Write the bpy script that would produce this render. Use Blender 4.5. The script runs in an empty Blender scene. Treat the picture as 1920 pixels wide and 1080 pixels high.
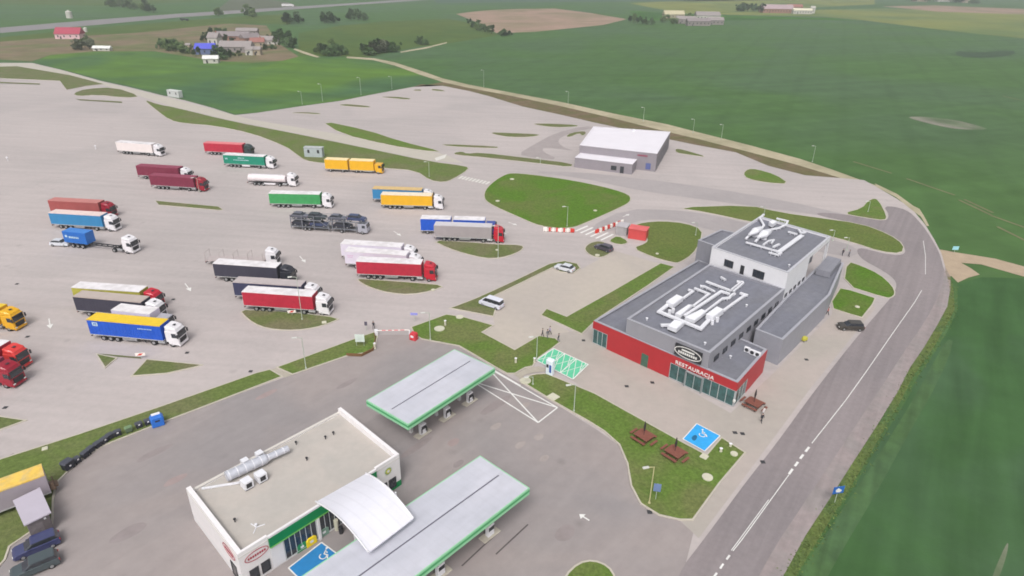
import bpy, math, random
from mathutils import Vector, Matrix
random.seed(7)
R_ = math.radians
sc = bpy.context.scene
COL = sc.collection
# ------------------------------------------------------------------ camera
F_, P_, RO_, H_ = 1239.0, R_(26.08), R_(0.93), 59.39
cam = bpy.data.cameras.new('camera'); co = bpy.data.objects.new('camera', cam); COL.objects.link(co)
cam.sensor_width = 36.0; cam.lens = F_/1920*36; cam.clip_start = 1; cam.clip_end = 20000
co.matrix_world = Matrix.Translation((0, 0, H_)) @ Matrix.Rotation(R_(90)-P_, 4, 'X') @ Matrix.Rotation(RO_, 4, 'Z')
sc.camera = co
# ------------------------------------------------------------------ sky, sun, exposure
SUN_EL, SUN_AZ = 52, 262          # azimuth of the direction the light comes from, ccw from +X
w = bpy.data.worlds.new('World'); sc.world = w; w.use_nodes = True
nt = w.node_tree; bg = nt.nodes['Background']
sky = nt.nodes.new('ShaderNodeTexSky'); sky.sky_type = 'NISHITA'; sky.sun_disc = False
sky.sun_elevation = R_(SUN_EL); sky.sun_rotation = R_(90-SUN_AZ); sky.air_density = 1.0; sky.dust_density = 6.0; sky.ozone_density = 1.0
hs = nt.nodes.new('ShaderNodeHueSaturation'); hs.inputs['Saturation'].default_value = 0.22
nt.links.new(sky.outputs[0], hs.inputs['Color']); nt.links.new(hs.outputs[0], bg.inputs[0]); bg.inputs[1].default_value = 0.15
sl = bpy.data.lights.new('sun', 'SUN'); so = bpy.data.objects.new('sun', sl); COL.objects.link(so)
sl.energy = 1.1; sl.angle = R_(20); sl.color = (1, .965, .93)
d = Vector((math.cos(R_(SUN_AZ))*math.cos(R_(SUN_EL)), math.sin(R_(SUN_AZ))*math.cos(R_(SUN_EL)), math.sin(R_(SUN_EL))))
so.rotation_euler = d.to_track_quat('Z', 'Y').to_euler(); so.location = (0, 0, 200)
sc.view_settings.view_transform = 'Standard'; sc.view_settings.look = 'None'; sc.view_settings.gamma = 1
sc.view_settings.exposure = 0.06
sc.cycles.filter_width = 1.75
# ------------------------------------------------------------------ helpers
def G(u, v, z=0.0):
    "ground (or height z) point seen at photo pixel u,v"
    u -= 960; v -= 540; c, s = math.cos(RO_), math.sin(RO_)
    u, v = u*c+v*s, -u*s+v*c
    c, s = math.cos(P_), math.sin(P_)
    d = Vector((u/F_, c+(-v/F_)*s, -s+(-v/F_)*c)); t = (z-H_)/d.z
    return Vector((d.x*t, d.y*t, z))
def top_height(b, t):
    g = G(*b); u, v = t[0]-960, t[1]-540; c, s = math.cos(RO_), math.sin(RO_)
    u, v = u*c+v*s, -u*s+v*c; c, s = math.cos(P_), math.sin(P_)
    d = Vector((u/F_, c+(-v/F_)*s, -s+(-v/F_)*c)); return H_+d.z*g.y/d.y
def srgb(r, g, b):
    f = lambda x: ((x/255+.055)/1.055)**2.4 if x > 10 else x/255/12.92
    return (f(r), f(g), f(b))
MATS = {}
def mat(name, col, rough=.7, var=.12, scale=1.0, metal=0.0, bump=0.0, col2=None, scale2=None, spec=.4, coat=0.0, stripes=None, streak=None, spots=0):
    if name in MATS: return MATS[name]
    m = bpy.data.materials.new(name); m.use_nodes = True; n = m.node_tree; b = n.nodes['Principled BSDF']; L = n.links.new
    b.inputs['Roughness'].default_value = rough; b.inputs['Metallic'].default_value = metal
    b.inputs['Specular IOR Level'].default_value = spec; b.inputs['Coat Weight'].default_value = coat
    tc = n.nodes.new('ShaderNodeTexCoord')
    no = n.nodes.new('ShaderNodeTexNoise'); no.inputs['Scale'].default_value = scale; no.inputs['Detail'].default_value = 6; no.inputs['Roughness'].default_value = .65
    L(tc.outputs['Object'], no.inputs['Vector'])
    mx = n.nodes.new('ShaderNodeMix'); mx.data_type = 'RGBA'
    mx.inputs[6].default_value = (*[c*(1-var) for c in col], 1); mx.inputs[7].default_value = (*[min(1, c*(1+var)) for c in col], 1)
    r = n.nodes.new('ShaderNodeMapRange'); r.inputs['From Min'].default_value = .3; r.inputs['From Max'].default_value = .7
    L(no.outputs['Fac'], r.inputs['Value']); L(r.outputs[0], mx.inputs[0]); out = mx.outputs[2]
    if col2:
        n2 = n.nodes.new('ShaderNodeTexNoise'); n2.inputs['Scale'].default_value = scale2 or scale*.12; n2.inputs['Detail'].default_value = 5; n2.inputs['Distortion'].default_value = .6
        L(tc.outputs['Object'], n2.inputs['Vector'])
        r2 = n.nodes.new('ShaderNodeMapRange'); r2.inputs['From Min'].default_value = .42; r2.inputs['From Max'].default_value = .62; L(n2.outputs['Fac'], r2.inputs['Value'])
        m2 = n.nodes.new('ShaderNodeMix'); m2.data_type = 'RGBA'; L(r2.outputs[0], m2.inputs[0]); L(out, m2.inputs[6])
        hh = n.nodes.new('ShaderNodeMix'); hh.data_type = 'RGBA'; hh.blend_type = 'MIX'
        hh.inputs[6].default_value = (*[c*(1-var) for c in col2], 1); hh.inputs[7].default_value = (*[min(1, c*(1+var)) for c in col2], 1)
        L(r.outputs[0], hh.inputs[0]); L(hh.outputs[2], m2.inputs[7]); out = m2.outputs[2]
    if stripes:                                     # (period m, angle deg, amount, width)
        mp = n.nodes.new('ShaderNodeMapping'); mp.inputs['Rotation'].default_value = (0, 0, R_(stripes[1])); L(tc.outputs['Object'], mp.inputs['Vector'])
        wv = n.nodes.new('ShaderNodeTexWave'); wv.inputs['Scale'].default_value = .314/stripes[0]; wv.inputs['Distortion'].default_value = stripes[3] if len(stripes) > 3 else 0.6
        wv.inputs['Detail'].default_value = 1; wv.inputs['Detail Scale'].default_value = .5
        L(mp.outputs[0], wv.inputs['Vector'])
        rr = n.nodes.new('ShaderNodeMapRange'); rr.inputs['From Min'].default_value = .86; rr.inputs['To Min'].default_value = 1; rr.inputs['To Max'].default_value = 1-stripes[2]; L(wv.outputs['Fac'], rr.inputs['Value'])
        mm = n.nodes.new('ShaderNodeMix'); mm.data_type = 'RGBA'; mm.blend_type = 'MULTIPLY'; mm.inputs[0].default_value = 1
        cb = n.nodes.new('ShaderNodeCombineColor'); [L(rr.outputs[0], cb.inputs[i]) for i in range(3)]
        L(out, mm.inputs[6]); L(cb.outputs[0], mm.inputs[7]); out = mm.outputs[2]
    if streak:                                      # (angle deg, along, across, amount) soft drawn-out blotches
        mp = n.nodes.new('ShaderNodeMapping'); mp.vector_type = 'TEXTURE'; mp.inputs['Rotation'].default_value = (0, 0, R_(streak[0])); mp.inputs['Scale'].default_value = (streak[1], streak[2], 1); L(tc.outputs['Object'], mp.inputs['Vector'])
        ns = n.nodes.new('ShaderNodeTexNoise'); ns.inputs['Scale'].default_value = 1; ns.inputs['Detail'].default_value = 5; ns.inputs['Distortion'].default_value = .4; L(mp.outputs[0], ns.inputs['Vector'])
        rs = n.nodes.new('ShaderNodeMapRange'); rs.inputs['From Min'].default_value = .3; rs.inputs['From Max'].default_value = .7; rs.inputs['To Min'].default_value = 1-streak[3]; rs.inputs['To Max'].default_value = 1+streak[3]*.6; L(ns.outputs['Fac'], rs.inputs['Value'])
        vm = n.nodes.new('ShaderNodeVectorMath'); vm.operation = 'SCALE'; L(out, vm.inputs[0]); L(rs.outputs[0], vm.inputs['Scale']); out = vm.outputs[0]
    if spots:
        vo = n.nodes.new('ShaderNodeTexVoronoi'); vo.inputs['Scale'].default_value = .16; L(tc.outputs['Object'], vo.inputs['Vector'])
        rs = n.nodes.new('ShaderNodeMapRange'); rs.inputs['From Min'].default_value = .03; rs.inputs['From Max'].default_value = .13; rs.inputs['To Min'].default_value = 1-spots; L(vo.outputs['Distance'], rs.inputs['Value'])
        vm = n.nodes.new('ShaderNodeVectorMath'); vm.operation = 'SCALE'; L(out, vm.inputs[0]); L(rs.outputs[0], vm.inputs['Scale']); out = vm.outputs[0]
    L(out, b.inputs['Base Color'])
    if bump:
        bp = n.nodes.new('ShaderNodeBump'); bp.inputs['Strength'].default_value = bump; bp.inputs['Distance'].default_value = .1
        nb = n.nodes.new('ShaderNodeTexNoise'); nb.inputs['Scale'].default_value = max(scale*3, 2); nb.inputs['Detail'].default_value = 4; L(tc.outputs['Object'], nb.inputs['Vector'])
        L(nb.outputs['Fac'], bp.inputs['Height']); L(bp.outputs[0], b.inputs['Normal'])
    MATS[name] = m; return m
def paint(name, r, g, b, rough=.35, coat=.2, var=.06, **k): return mat(name, srgb(r, g, b), rough, var, 1.3, coat=coat, **k)

def tag(o, label=None, cat=None, group=None, kind=None):
    if label: o['label'] = label
    if cat: o['category'] = cat
    if group: o['group'] = group
    if kind: o['kind'] = kind
    return o
def empty(name, loc=(0, 0, 0), rz=0, label=None, cat=None, group=None):
    o = bpy.data.objects.new(name, None); COL.objects.link(o); o.location = loc; o.rotation_euler = (0, 0, rz); o.empty_display_size = .5
    return tag(o, label, cat, group)
class MB:
    def __init__(s): s.v = []; s.f = []; s.m = []; s.M = None
    def add(s, vs, fs, mi=0):
        o = len(s.v); s.v += [tuple(s.M @ Vector(p)) if s.M else tuple(p) for p in vs]; s.f += [tuple(o+i for i in q) for q in fs]; s.m += [mi]*len(fs)
    def box(s, x0, x1, y0, y1, z0, z1, mi=0, b=0.0):
        if b:
            # chamfered box (all vertical and top edges)
            s.loft([[(x0, y0), (x1, y0), (x1, y1), (x0, y1)]], 0, 0) if 0 else None
            def ring(i, z): return [(x0+b+i, y0+i, z), (x1-b-i, y0+i, z), (x1-i, y0+b+i, z), (x1-i, y1-b-i, z), (x1-b-i, y1-i, z), (x0+b+i, y1-i, z), (x0+i, y1-b-i, z), (x0+i, y0+b+i, z)]
            rs = [ring(0, z0), ring(0, z1-b), ring(b*.7, z1)]
            v = sum(rs, []); f = [tuple(reversed(range(8))), tuple(range(16, 24))]
            for k in range(2):
                for i in range(8): j = (i+1) % 8; f.append((k*8+i, k*8+j, k*8+8+j, k*8+8+i))
            s.add(v, f, mi); return s
        v = [(x0, y0, z0), (x1, y0, z0), (x1, y1, z0), (x0, y1, z0), (x0, y0, z1), (x1, y0, z1), (x1, y1, z1), (x0, y1, z1)]
        s.add(v, [(3, 2, 1, 0), (4, 5, 6, 7), (0, 1, 5, 4), (1, 2, 6, 5), (2, 3, 7, 6), (3, 0, 4, 7)], mi); return s
    def prism(s, prof, y0, y1, b=0.0, mi=0):
        "profile in x,z (ccw seen from -y) extruded along y, ends chamfered by b"
        n = len(prof); cx = sum(p[0] for p in prof)/n; cz = sum(p[1] for p in prof)/n
        def sh(k, y):
            o = []
            for x, z in prof:
                L = math.hypot(x-cx, z-cz) or 1; o.append((x-(x-cx)/L*k, y, z-(z-cz)/L*k))
            return o
        rs = [sh(b, y0), sh(0, y0+b), sh(0, y1-b), sh(b, y1)] if b else [sh(0, y0), sh(0, y1)]
        v = sum(rs, []); f = [tuple(range(n)), tuple(reversed(range((len(rs)-1)*n, len(rs)*n)))]
        for k in range(len(rs)-1):
            for i in range(n): j = (i+1) % n; f.append((k*n+j, k*n+i, (k+1)*n+i, (k+1)*n+j))
        s.add(v, f, mi); return s
    def cyl(s, p, q, r, r2=None, n=12, mi=0, cap=True):
        p, q = Vector(p), Vector(q); r2 = r if r2 is None else r2; a = (q-p).normalized(); t = a.orthogonal().normalized(); u = a.cross(t)
        v = []
        for c, rr in ((p, r), (q, r2)):
            for i in range(n): an = 2*math.pi*i/n; v.append(tuple(c+(t*math.cos(an)+u*math.sin(an))*rr))
        f = [(i, (i+1) % n, n+(i+1) % n, n+i) for i in range(n)]
        if cap: f += [tuple(reversed(range(n))), tuple(range(n, 2*n))]
        s.add(v, f, mi); return s
    def bar(s, p, q, wd, h, mi=0):
        "horizontal-ish bar of width wd and height h, bottom centre line p->q"
        p, q = Vector(p), Vector(q); a = (q-p).normalized(); t = Vector((-a.y, a.x, 0)).normalized()*wd/2; z = Vector((0, 0, h))
        s.add([tuple(x) for x in (p-t, q-t, q+t, p+t, p-t+z, q-t+z, q+t+z, p+t+z)], [(3, 2, 1, 0), (4, 5, 6, 7), (0, 1, 5, 4), (1, 2, 6, 5), (2, 3, 7, 6), (3, 0, 4, 7)], mi); return s
    def poly(s, pts, z0, z1=None, mi=0):
        n = len(pts)
        if sum(pts[i][0]*pts[(i+1) % n][1]-pts[(i+1) % n][0]*pts[i][1] for i in range(n)) < 0: pts = pts[::-1]
        if z1 is None: s.add([(p[0], p[1], z0) for p in pts], [tuple(range(n))], mi)
        else:
            s.add([(p[0], p[1], z0) for p in pts]+[(p[0], p[1], z1) for p in pts], [tuple(reversed(range(n))), tuple(range(n, 2*n))]+[(i, (i+1) % n, n+(i+1) % n, n+i) for i in range(n)], mi)
        return s
    def slab(s, a, b, c, d, t=.02, mi=0):
        a, b, c, d = map(Vector, (a, b, c, d)); n = (b-a).cross(d-a).normalized()*t
        s.add([tuple(x) for x in (a-n, b-n, c-n, d-n, a+n, b+n, c+n, d+n)], [(3, 2, 1, 0), (4, 5, 6, 7), (0, 1, 5, 4), (1, 2, 6, 5), (2, 3, 7, 6), (3, 0, 4, 7)], mi); return s
    def build(s, name, mats, parent=None, smooth=False, mesh=None):
        me = mesh or bpy.data.meshes.new(name)
        if mesh is None:
            me.from_pydata(s.v, [], s.f)
            for m in (mats if isinstance(mats, (list, tuple)) else [mats]): me.materials.append(m)
            me.polygons.foreach_set('material_index', s.m)
            if smooth: me.polygons.foreach_set('use_smooth', [True]*len(s.f))
            me.update()
        o = bpy.data.objects.new(name, me); COL.objects.link(o)
        if parent: o.parent = parent
        return o
def copy_tree(o, parent=None):
    c = o.copy(); COL.objects.link(c); c.parent = parent
    for ch in list(o.children): copy_tree(ch, c)
    return c
def px(pts, z=0): return [tuple(G(u, v)[:2]) for u, v in pts]
def chaikin(p, k=2):
    for _ in range(k):
        q = []; n = len(p)
        for i in range(n):
            a, b = p[i], p[(i+1) % n]; q += [(a[0]*.75+b[0]*.25, a[1]*.75+b[1]*.25), (a[0]*.25+b[0]*.75, a[1]*.25+b[1]*.75)]
        p = q
    return p
def inset(p, k):
    n = len(p); A = sum(p[i][0]*p[(i+1) % n][1]-p[(i+1) % n][0]*p[i][1] for i in range(n))
    if A < 0: p = p[::-1]
    o = []
    for i in range(n):
        a, b, c = Vector(p[i-1]), Vector(p[i]), Vector(p[(i+1) % n]); d1 = (b-a); d2 = (c-b)
        if d1.length < 1e-6 or d2.length < 1e-6: o.append(tuple(b)); continue
        d1.normalize(); d2.normalize(); n1 = Vector((-d1.y, d1.x)); n2 = Vector((-d2.y, d2.x)); m = n1+n2
        m = n1 if m.length < .3 else m.normalized(); o.append(tuple(b+m*k/max(.5, m.dot(n1))))
    return p, o
# ------------------------------------------------------------------ ground materials
ground_m = mat('wheat_field', (.072, .143, .045), .95, .14, .09, col2=(.076, .136, .062), scale2=.008, bump=.3, stripes=(24, 24, .07, .5), streak=(20, 160, 12, .14), spec=.1)
field_bright = mat('bright_crop', (.048, .14, .013), .95, .15, .06, col2=(.036, .10, .022), scale2=.012, bump=.3, spec=.1)
field_olive = mat('meadow', (.085, .125, .028), .95, .15, .04, col2=(.07, .12, .03), scale2=.01, spec=.1)
field_yellow = mat('pale_meadow', (.20, .22, .06), .95, .15, .02, col2=(.13, .18, .06), scale2=.006, spec=.1)
plough = mat('ploughed_soil', (.34, .235, .18), .95, .12, .05, col2=(.25, .20, .13), scale2=.012, spec=.1)
scrub_soil = mat('rough_soil', (.20, .155, .10), .95, .2, .06, col2=(.14, .15, .065), scale2=.03, spec=.1)
track_m = mat('pale_gravel', (.42, .37, .26), .95, .12, .3, col2=(.33, .30, .20), scale2=.05, spec=.1)
verge_m = mat('dry_verge', (.13, .12, .055), .95, .2, .5, col2=(.17, .125, .08), scale2=.12, bump=.4, spec=.1)
lawn_m = mat('lawn_grass', (.112, .178, .036), .95, .3, 2.2, col2=(.145, .168, .058), scale2=.13, bump=.6, spec=.1)
lawn_dry = mat('dry_grass', (.128, .155, .056), .95, .28, 2.2, col2=(.162, .158, .085), scale2=.17, bump=.6, spec=.1)
conc_m = mat('concrete_paving', (.455, .406, .396), .9, .05, .9, col2=(.408, .368, .361), scale2=.022, bump=.05, spec=.2, streak=(-7, 28, 2.2, .07), spots=.12)
lot_m = mat('car_park_paving', (.46, .41, .36), .9, .045, .7, col2=(.42, .375, .34), scale2=.04, bump=.05, spec=.2)
fore_m = mat('forecourt_paving', (.318, .278, .27), .85, .06, .5, col2=(.28, .255, .256), scale2=.045, bump=.05, spec=.3, streak=(50, 14, 2.0, .06), spots=.15)
asph_m = mat('asphalt', (.262, .228, .232), .85, .07, 1.2, col2=(.235, .207, .213), scale2=.05, bump=.1, spec=.3, streak=(56, 60, 1.2, .12))
kerb_m = mat('kerb_concrete', (.48, .44, .37), .85, .08, 1.0)
white_line = mat('white_line', (.72, .71, .69), .7, .1, 2.0)
def sheet(name, pts, z, m, smooth=0, label=None, raw=False):
    p = pts if raw else px(pts)
    if smooth: p = chaikin(p, smooth)
    return tag(MB().poly(p, z).build(name, m), label, kind='structure')
sheet('ground', [(-7000, -300), (7000, -300), (7000, 9000), (-7000, 9000)], 0, ground_m, raw=True)
# fields
sheet('field', [(60, 117), (95, 103), (180, 97), (290, 96), (400, 114), (470, 118), (530, 114), (560, 106), (660, 107), (700, 112), (790, 140), (825, 158), (770, 163), (640, 188), (480, 211), (440, 213), (345, 184), (190, 148), (110, 129)], .02, mat('field_mixed', (.10, .19, .032), .95, .15, .05, col2=(.062, .13, .055), scale2=.011, bump=.3, streak=(-20, 90, 10, .15), spec=.1))
sheet('field', [(-200, 112), (-200, 92), (0, 78), (110, 70), (250, 62), (430, 44), (500, 48), (520, 80), (560, 106), (530, 114), (470, 118), (400, 114), (290, 96), (180, 97), (95, 103), (60, 115), (0, 112)], .03, scrub_soil)
sheet('field', [(-200, 78), (0, 70), (180, 52), (330, 40), (450, 31), (540, 26), (545, 46), (430, 44), (250, 62), (110, 70), (0, 80), (-200, 92)], .025, field_olive)
sheet('field', [(855, 26), (905, 20), (960, 17), (1040, 16), (1110, 25), (1175, 36), (1130, 47), (1000, 60), (930, 62), (905, 46)], .03, plough)
sheet('field', [(560, 62), (640, 48), (720, 40), (840, 35), (900, 47), (935, 66), (850, 80), (780, 88), (690, 107), (560, 104)], .03, field_olive)
sheet('field', [(1300, 26), (1540, 31), (1620, 38), (1780, 58), (1920, 72), (2100, 92), (2100, 40), (1920, 24), (1660, 16), (1450, 20)], .03, field_yellow)
sheet('field', [(1655, 12), (1750, 10), (1920, 17), (2100, 28), (2100, 42), (1920, 27), (1760, 22)], .04, plough)
sheet('field', [(1180, 6), (1400, -4), (1640, -6), (1640, 8), (1450, 18), (1290, 26), (1230, 16)], .03, field_yellow)
sheet('field', [(-300, 4), (0, -6), (200, -12), (420, -14), (430, -2), (215, 12), (150, 10), (0, 8), (-300, 20)], .03, field_olive)
sheet('field', [(-300, -8), (0, -20), (600, -26), (1300, -30), (1900, -22), (2200, -6), (2200, -18), (1300, -40), (0, -38), (-300, -26)], .03, field_yellow)
sheet('field', [(800, -8), (1200, -10), (1560, -2), (1330, 2), (1060, 4), (820, 6)], .03, mat('teal_crop', (.05, .10, .06), .95, .1, .02))
sheet('field', [(1180, 20), (1290, 28), (1420, 30), (1560, 34), (1620, 40), (1500, 36), (1280, 40), (1190, 36)], .035, field_bright)
# pale bare strip with dry rim in the big field, thin worn tramlines
sheet('field', [(1700, 219), (1735, 219), (1790, 225), (1835, 236), (1856, 243), (1800, 243), (1760, 236), (1716, 225)], .03, mat('bare_patch', (.21, .20, .16), .9, .3, .12, col2=(.10, .14, .07), scale2=.05), 1)
sheet('field', [(1790, 95), (1830, 99), (1900, 93), (1905, 103), (1850, 109), (1795, 107)], .03, mat('dark_crop', (.03, .065, .025), .95, .3, .2), 1)
ruts = mat('wheel_ruts', (.15, .145, .07), .95, .25, .3)
for a, b in (((1600, 303), (1672, 325)), ((1700, 335), (1790, 366)), ((1798, 375), (1858, 403)), ((1808, 374), (1862, 399)), ((1858, 404), (1925, 428)), ((1870, 425), (1930, 455)), ((1880, 180), (1985, 205))):
    p, q = G(*a), G(*b); tag(MB().bar((p.x, p.y, .02), (q.x, q.y, .02), .8, .02).build('wheel_rut', ruts), kind='structure')
# far road
sheet('highway', [(-200, 84), (0, 62), (180, 47), (330, 33), (450, 25), (640, 11), (800, 0), (900, -6), (900, -8), (800, -3), (640, 7), (450, 19), (330, 26), (180, 37), (0, 52), (-200, 72)], .06, mat('far_asphalt', (.23, .215, .22), .9, .08, .1))
sheet('field', [(400, 24), (520, 15), (560, 12), (540, 4), (470, -4), (430, 0)], .045, mat('dull_scrub', (.09, .105, .06), .95, .2, .05))
# gravel tracks
sheet('track', [(650, 106), (700, 109), (740, 117), (790, 133), (830, 147), (880, 159), (960, 174), (1060, 193), (1150, 213), (1250, 233), (1320, 251), (1400, 271), (1500, 298), (1560, 318), (1620, 340), (1655, 352), (1645, 357), (1610, 345), (1550, 326), (1490, 308), (1400, 284), (1310, 261), (1250, 247), (1150, 222), (1060, 201), (960, 180), (880, 165), (830, 154), (790, 141), (740, 123), (700, 113), (650, 109)], .04, track_m)
sheet('track', [(750, 97), (800, 88), (838, 79), (838, 81), (800, 91), (752, 99)], .05, track_m)
sheet('track', [(553, 91), (575, 98), (600, 107), (594, 108), (570, 101), (550, 93)], .05, track_m)
sheet('track', [(1640, 344), (1682, 364), (1712, 386), (1724, 392), (1734, 408), (1742, 424), (1737, 424), (1726, 406), (1708, 393), (1680, 370), (1645, 352)], .055, track_m)
sheet('track', [(1762, 468), (1802, 475), (1865, 485), (1920, 500), (2060, 534), (2060, 560), (1920, 519), (1840, 496), (1802, 493), (1820, 503), (1837, 515), (1815, 521), (1796, 530), (1784, 518), (1770, 520)], .04, mat('dirt_track', (.40, .31, .22), .95, .12, .3))
# the paved truck park
PAV = [(-500, 150), (-200, 124), (0, 118), (60, 118), (115, 131), (190, 152), (240, 163), (300, 178), (345, 188), (400, 203), (440, 216), (480, 212), (560, 200), (640, 189), (700, 177), (775, 163), (830, 161), (880, 171), (915, 180), (980, 200), (1050, 215), (1115, 230), (1190, 246), (1257, 262), (1300, 271), (1380, 286), (1440, 311), (1510, 329), (1575, 334), (1620, 338), (1642, 350), (1680, 372), (1710, 392), (1735, 422), (1752, 450), (1765, 475), (1772, 500), (1775, 520), (1773, 540), (1762, 572), (1742, 610), (1715, 650), (1690, 682), (1665, 725), (1630, 790), (1590, 855), (1540, 930), (1490, 1000), (1440, 1075), (1370, 1190), (-300, 1250), (-900, 900)]
pv = px(PAV[:-2])+[(30, 40), (-90, 30), (-250, 90)]
sheet('truck_park_paving', pv, .05, conc_m, raw=True)
sheet('verge', [(830, 161), (790, 158), (775, 163), (830, 154), (880, 165), (960, 180), (1060, 201), (1150, 222), (1250, 247), (1310, 261), (1400, 284), (1490, 308), (1550, 326), (1600, 343), (1575, 336), (1510, 330), (1440, 312), (1380, 287), (1300, 272), (1257, 262), (1190, 246), (1115, 230), (1050, 215), (980, 200), (915, 180), (880, 171)], .045, verge_m)
# fine lighter access road, darker forecourt, asphalt road
sheet('access_road', [(-200, 122), (0, 119), (60, 119), (115, 132), (190, 153), (300, 180), (400, 205), (470, 224), (600, 246), (700, 262), (835, 290), (870, 306), (805, 301), (700, 280), (560, 250), (430, 225), (325, 200), (215, 166), (130, 141), (32, 125), (-200, 128)], .06, mat('pale_road', (.46, .425, .37), .9, .05, .4), raw=False)
sheet('forecourt', [(-60, 900), (25, 850), (108, 905), (151, 862), (195, 834), (315, 787), (548, 703), (650, 668), (703, 654), (707, 628), (770, 628), (790, 637), (860, 650), (925, 690), (970, 715), (1045, 760), (1120, 807), (1160, 835), (1178, 880), (1200, 945), (1235, 967), (1275, 977), (1300, 1000), (1270, 1120), (600, 1250), (-160, 1180)], .06, fore_m)
sheet('road_shoulder', [(1600, 770), (1500, 920), (1400, 1075), (1340, 1200), (1408, 1200), (1470, 1078), (1510, 1005), (1556, 935), (1604, 860), (1645, 797), (1683, 735), (1706, 690), (1732, 652), (1756, 612), (1776, 575), (1781, 545), (1776, 520), (1768, 500), (1740, 470), (1735, 560), (1680, 650)], .071, mat('worn_shoulder', (.30, .252, .25), .9, .12, .8, col2=(.27, .24, .235), scale2=.2, streak=(56, 40, 1, .12)))
road = [(1240, 1200), (1268, 1078), (1320, 1012), (1400, 902), (1450, 840), (1522, 740), (1600, 640), (1650, 582), (1676, 552), (1683, 530), (1660, 510), (1610, 484), (1605, 462), (1655, 476), (1694, 480), (1699, 466), (1672, 445), (1600, 418), (1530, 404), (1535, 398), (1600, 404), (1660, 416), (1668, 404), (1655, 385), (1700, 392), (1728, 420), (1748, 450), (1762, 476), (1768, 500), (1770, 520), (1764, 545), (1750, 575), (1730, 610), (1700, 652), (1660, 715), (1600, 805), (1520, 925), (1430, 1060), (1370, 1200)]
sheet('road', road, .075, asph_m, 2)
sheet('lane', [(1098, 430), (1172, 392), (1265, 394), (1330, 402), (1405, 420), (1540, 445), (1605, 462), (1608, 482), (1560, 478), (1320, 430), (1285, 416), (1240, 411), (1190, 415), (1140, 438)], .066, mat('worn_lane', (.36, .325, .325), .9, .05, .6, col2=(.33, .30, .30), scale2=.05), 1)
sheet('lane', [(985, 322), (1080, 322), (1200, 335), (1330, 352), (1480, 378), (1575, 400), (1650, 418), (1600, 413), (1480, 396), (1330, 376), (1210, 360), (1085, 333)], .064, mat('worn_lane', (.3, .3, .3)), 1)
sheet('field', [(1795, 532), (1840, 520), (1920, 522), (2200, 590), (2500, 1300), (1460, 1300), (1500, 1085), (1536, 1018), (1582, 945), (1626, 872), (1662, 810), (1700, 750), (1722, 705), (1750, 665), (1776, 622), (1796, 580)], .022, mat('near_field', (.052, .116, .040), .95, .12, .12, col2=(.060, .114, .056), scale2=.03, bump=.3, streak=(58, 30, 3.0, .16), stripes=(11, 33, .05, 2.0), spec=.1))
sheet('field', [(1886, 1020), (1892, 1018), (1884, 1055), (1866, 1100), (1852, 1120), (1860, 1080)], .03, mat('bare_patch', (.21, .20, .16)), 2)
sheet('field', [(1496, 1078), (1540, 1015), (1590, 940), (1640, 865), (1700, 770), (1745, 690), (1775, 635), (1790, 640), (1760, 715), (1700, 820), (1640, 930), (1580, 1030), (1520, 1140), (1470, 1140)], .024, mat('bright_margin', (.064, .130, .042), .95, .2, .4, col2=(.060, .120, .047), scale2=.08, bump=.4, streak=(58, 20, 1.2, .25)), 1)
sheet('verge', [(1772, 500), (1782, 520), (1782, 545), (1772, 578), (1752, 615), (1728, 655), (1703, 690), (1680, 735), (1640, 800), (1600, 862), (1552, 940), (1500, 1012), (1455, 1080), (1400, 1200), (1360, 1200), (1438, 1072), (1490, 1000), (1540, 930), (1590, 855), (1630, 790), (1665, 725), (1690, 682), (1715, 650), (1742, 610), (1762, 572), (1773, 540)], .055, mat('road_shoulder', (.30, .24, .21), .95, .15, .5, col2=(.15, .14, .06), scale2=.35))
sheet('grass_verge', [(1782, 520), (1788, 545), (1790, 580), (1768, 622), (1742, 665), (1712, 705), (1690, 750), (1655, 810), (1620, 872), (1575, 945), (1530, 1018), (1490, 1085), (1440, 1200), (1395, 1200), (1455, 1080), (1500, 1012), (1552, 940), (1600, 862), (1640, 800), (1680, 735), (1703, 690), (1728, 655), (1752, 615), (1772, 578), (1781, 545)], .03, mat('rough_grass', (.105, .14, .035), .95, .3, 1.2, col2=(.072, .128, .04), scale2=.12, bump=.5))
sheet('forecourt', [(1272, 1012), (1330, 985), (1310, 1025), (1262, 1085)], .068, fore_m) if 0 else None
sheet('car_park_paving', [(925, 594), (925, 557), (1036, 503), (1090, 505), (1122, 487), (1150, 470), (1238, 495), (1150, 545), (1062, 594), (1024, 579), (1015, 595), (1050, 612), (1100, 640), (1042, 635), (1010, 630), (965, 656), (905, 624), (927, 611)], .06, lot_m)
sheet('apron', [(1010, 632), (1110, 616), (1125, 640), (1370, 775), (1450, 700), (1560, 590), (1560, 560), (1640, 575), (1640, 580), (1520, 728), (1400, 890), (1310, 1010), (1277, 978), (1398, 850), (1350, 819), (1272, 824), (1115, 740), (1050, 700), (1037, 654), (1052, 643)], .065, mat('apron_paving', (.42, .365, .335), .9, .05, .6, col2=(.38, .345, .31), scale2=.06))
# darker slabs of the car wash lane
sheet('wash_lane', [(970, 290), (1000, 272), (1040, 250), (1095, 236), (1120, 240), (1080, 246), (1050, 258), (1046, 268), (1060, 278), (1080, 284), (1020, 276), (1016, 284), (1050, 300), (1000, 296)], .062, mat('wet_paving', (.33, .29, .285), .85, .08, .3), 1)
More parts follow.
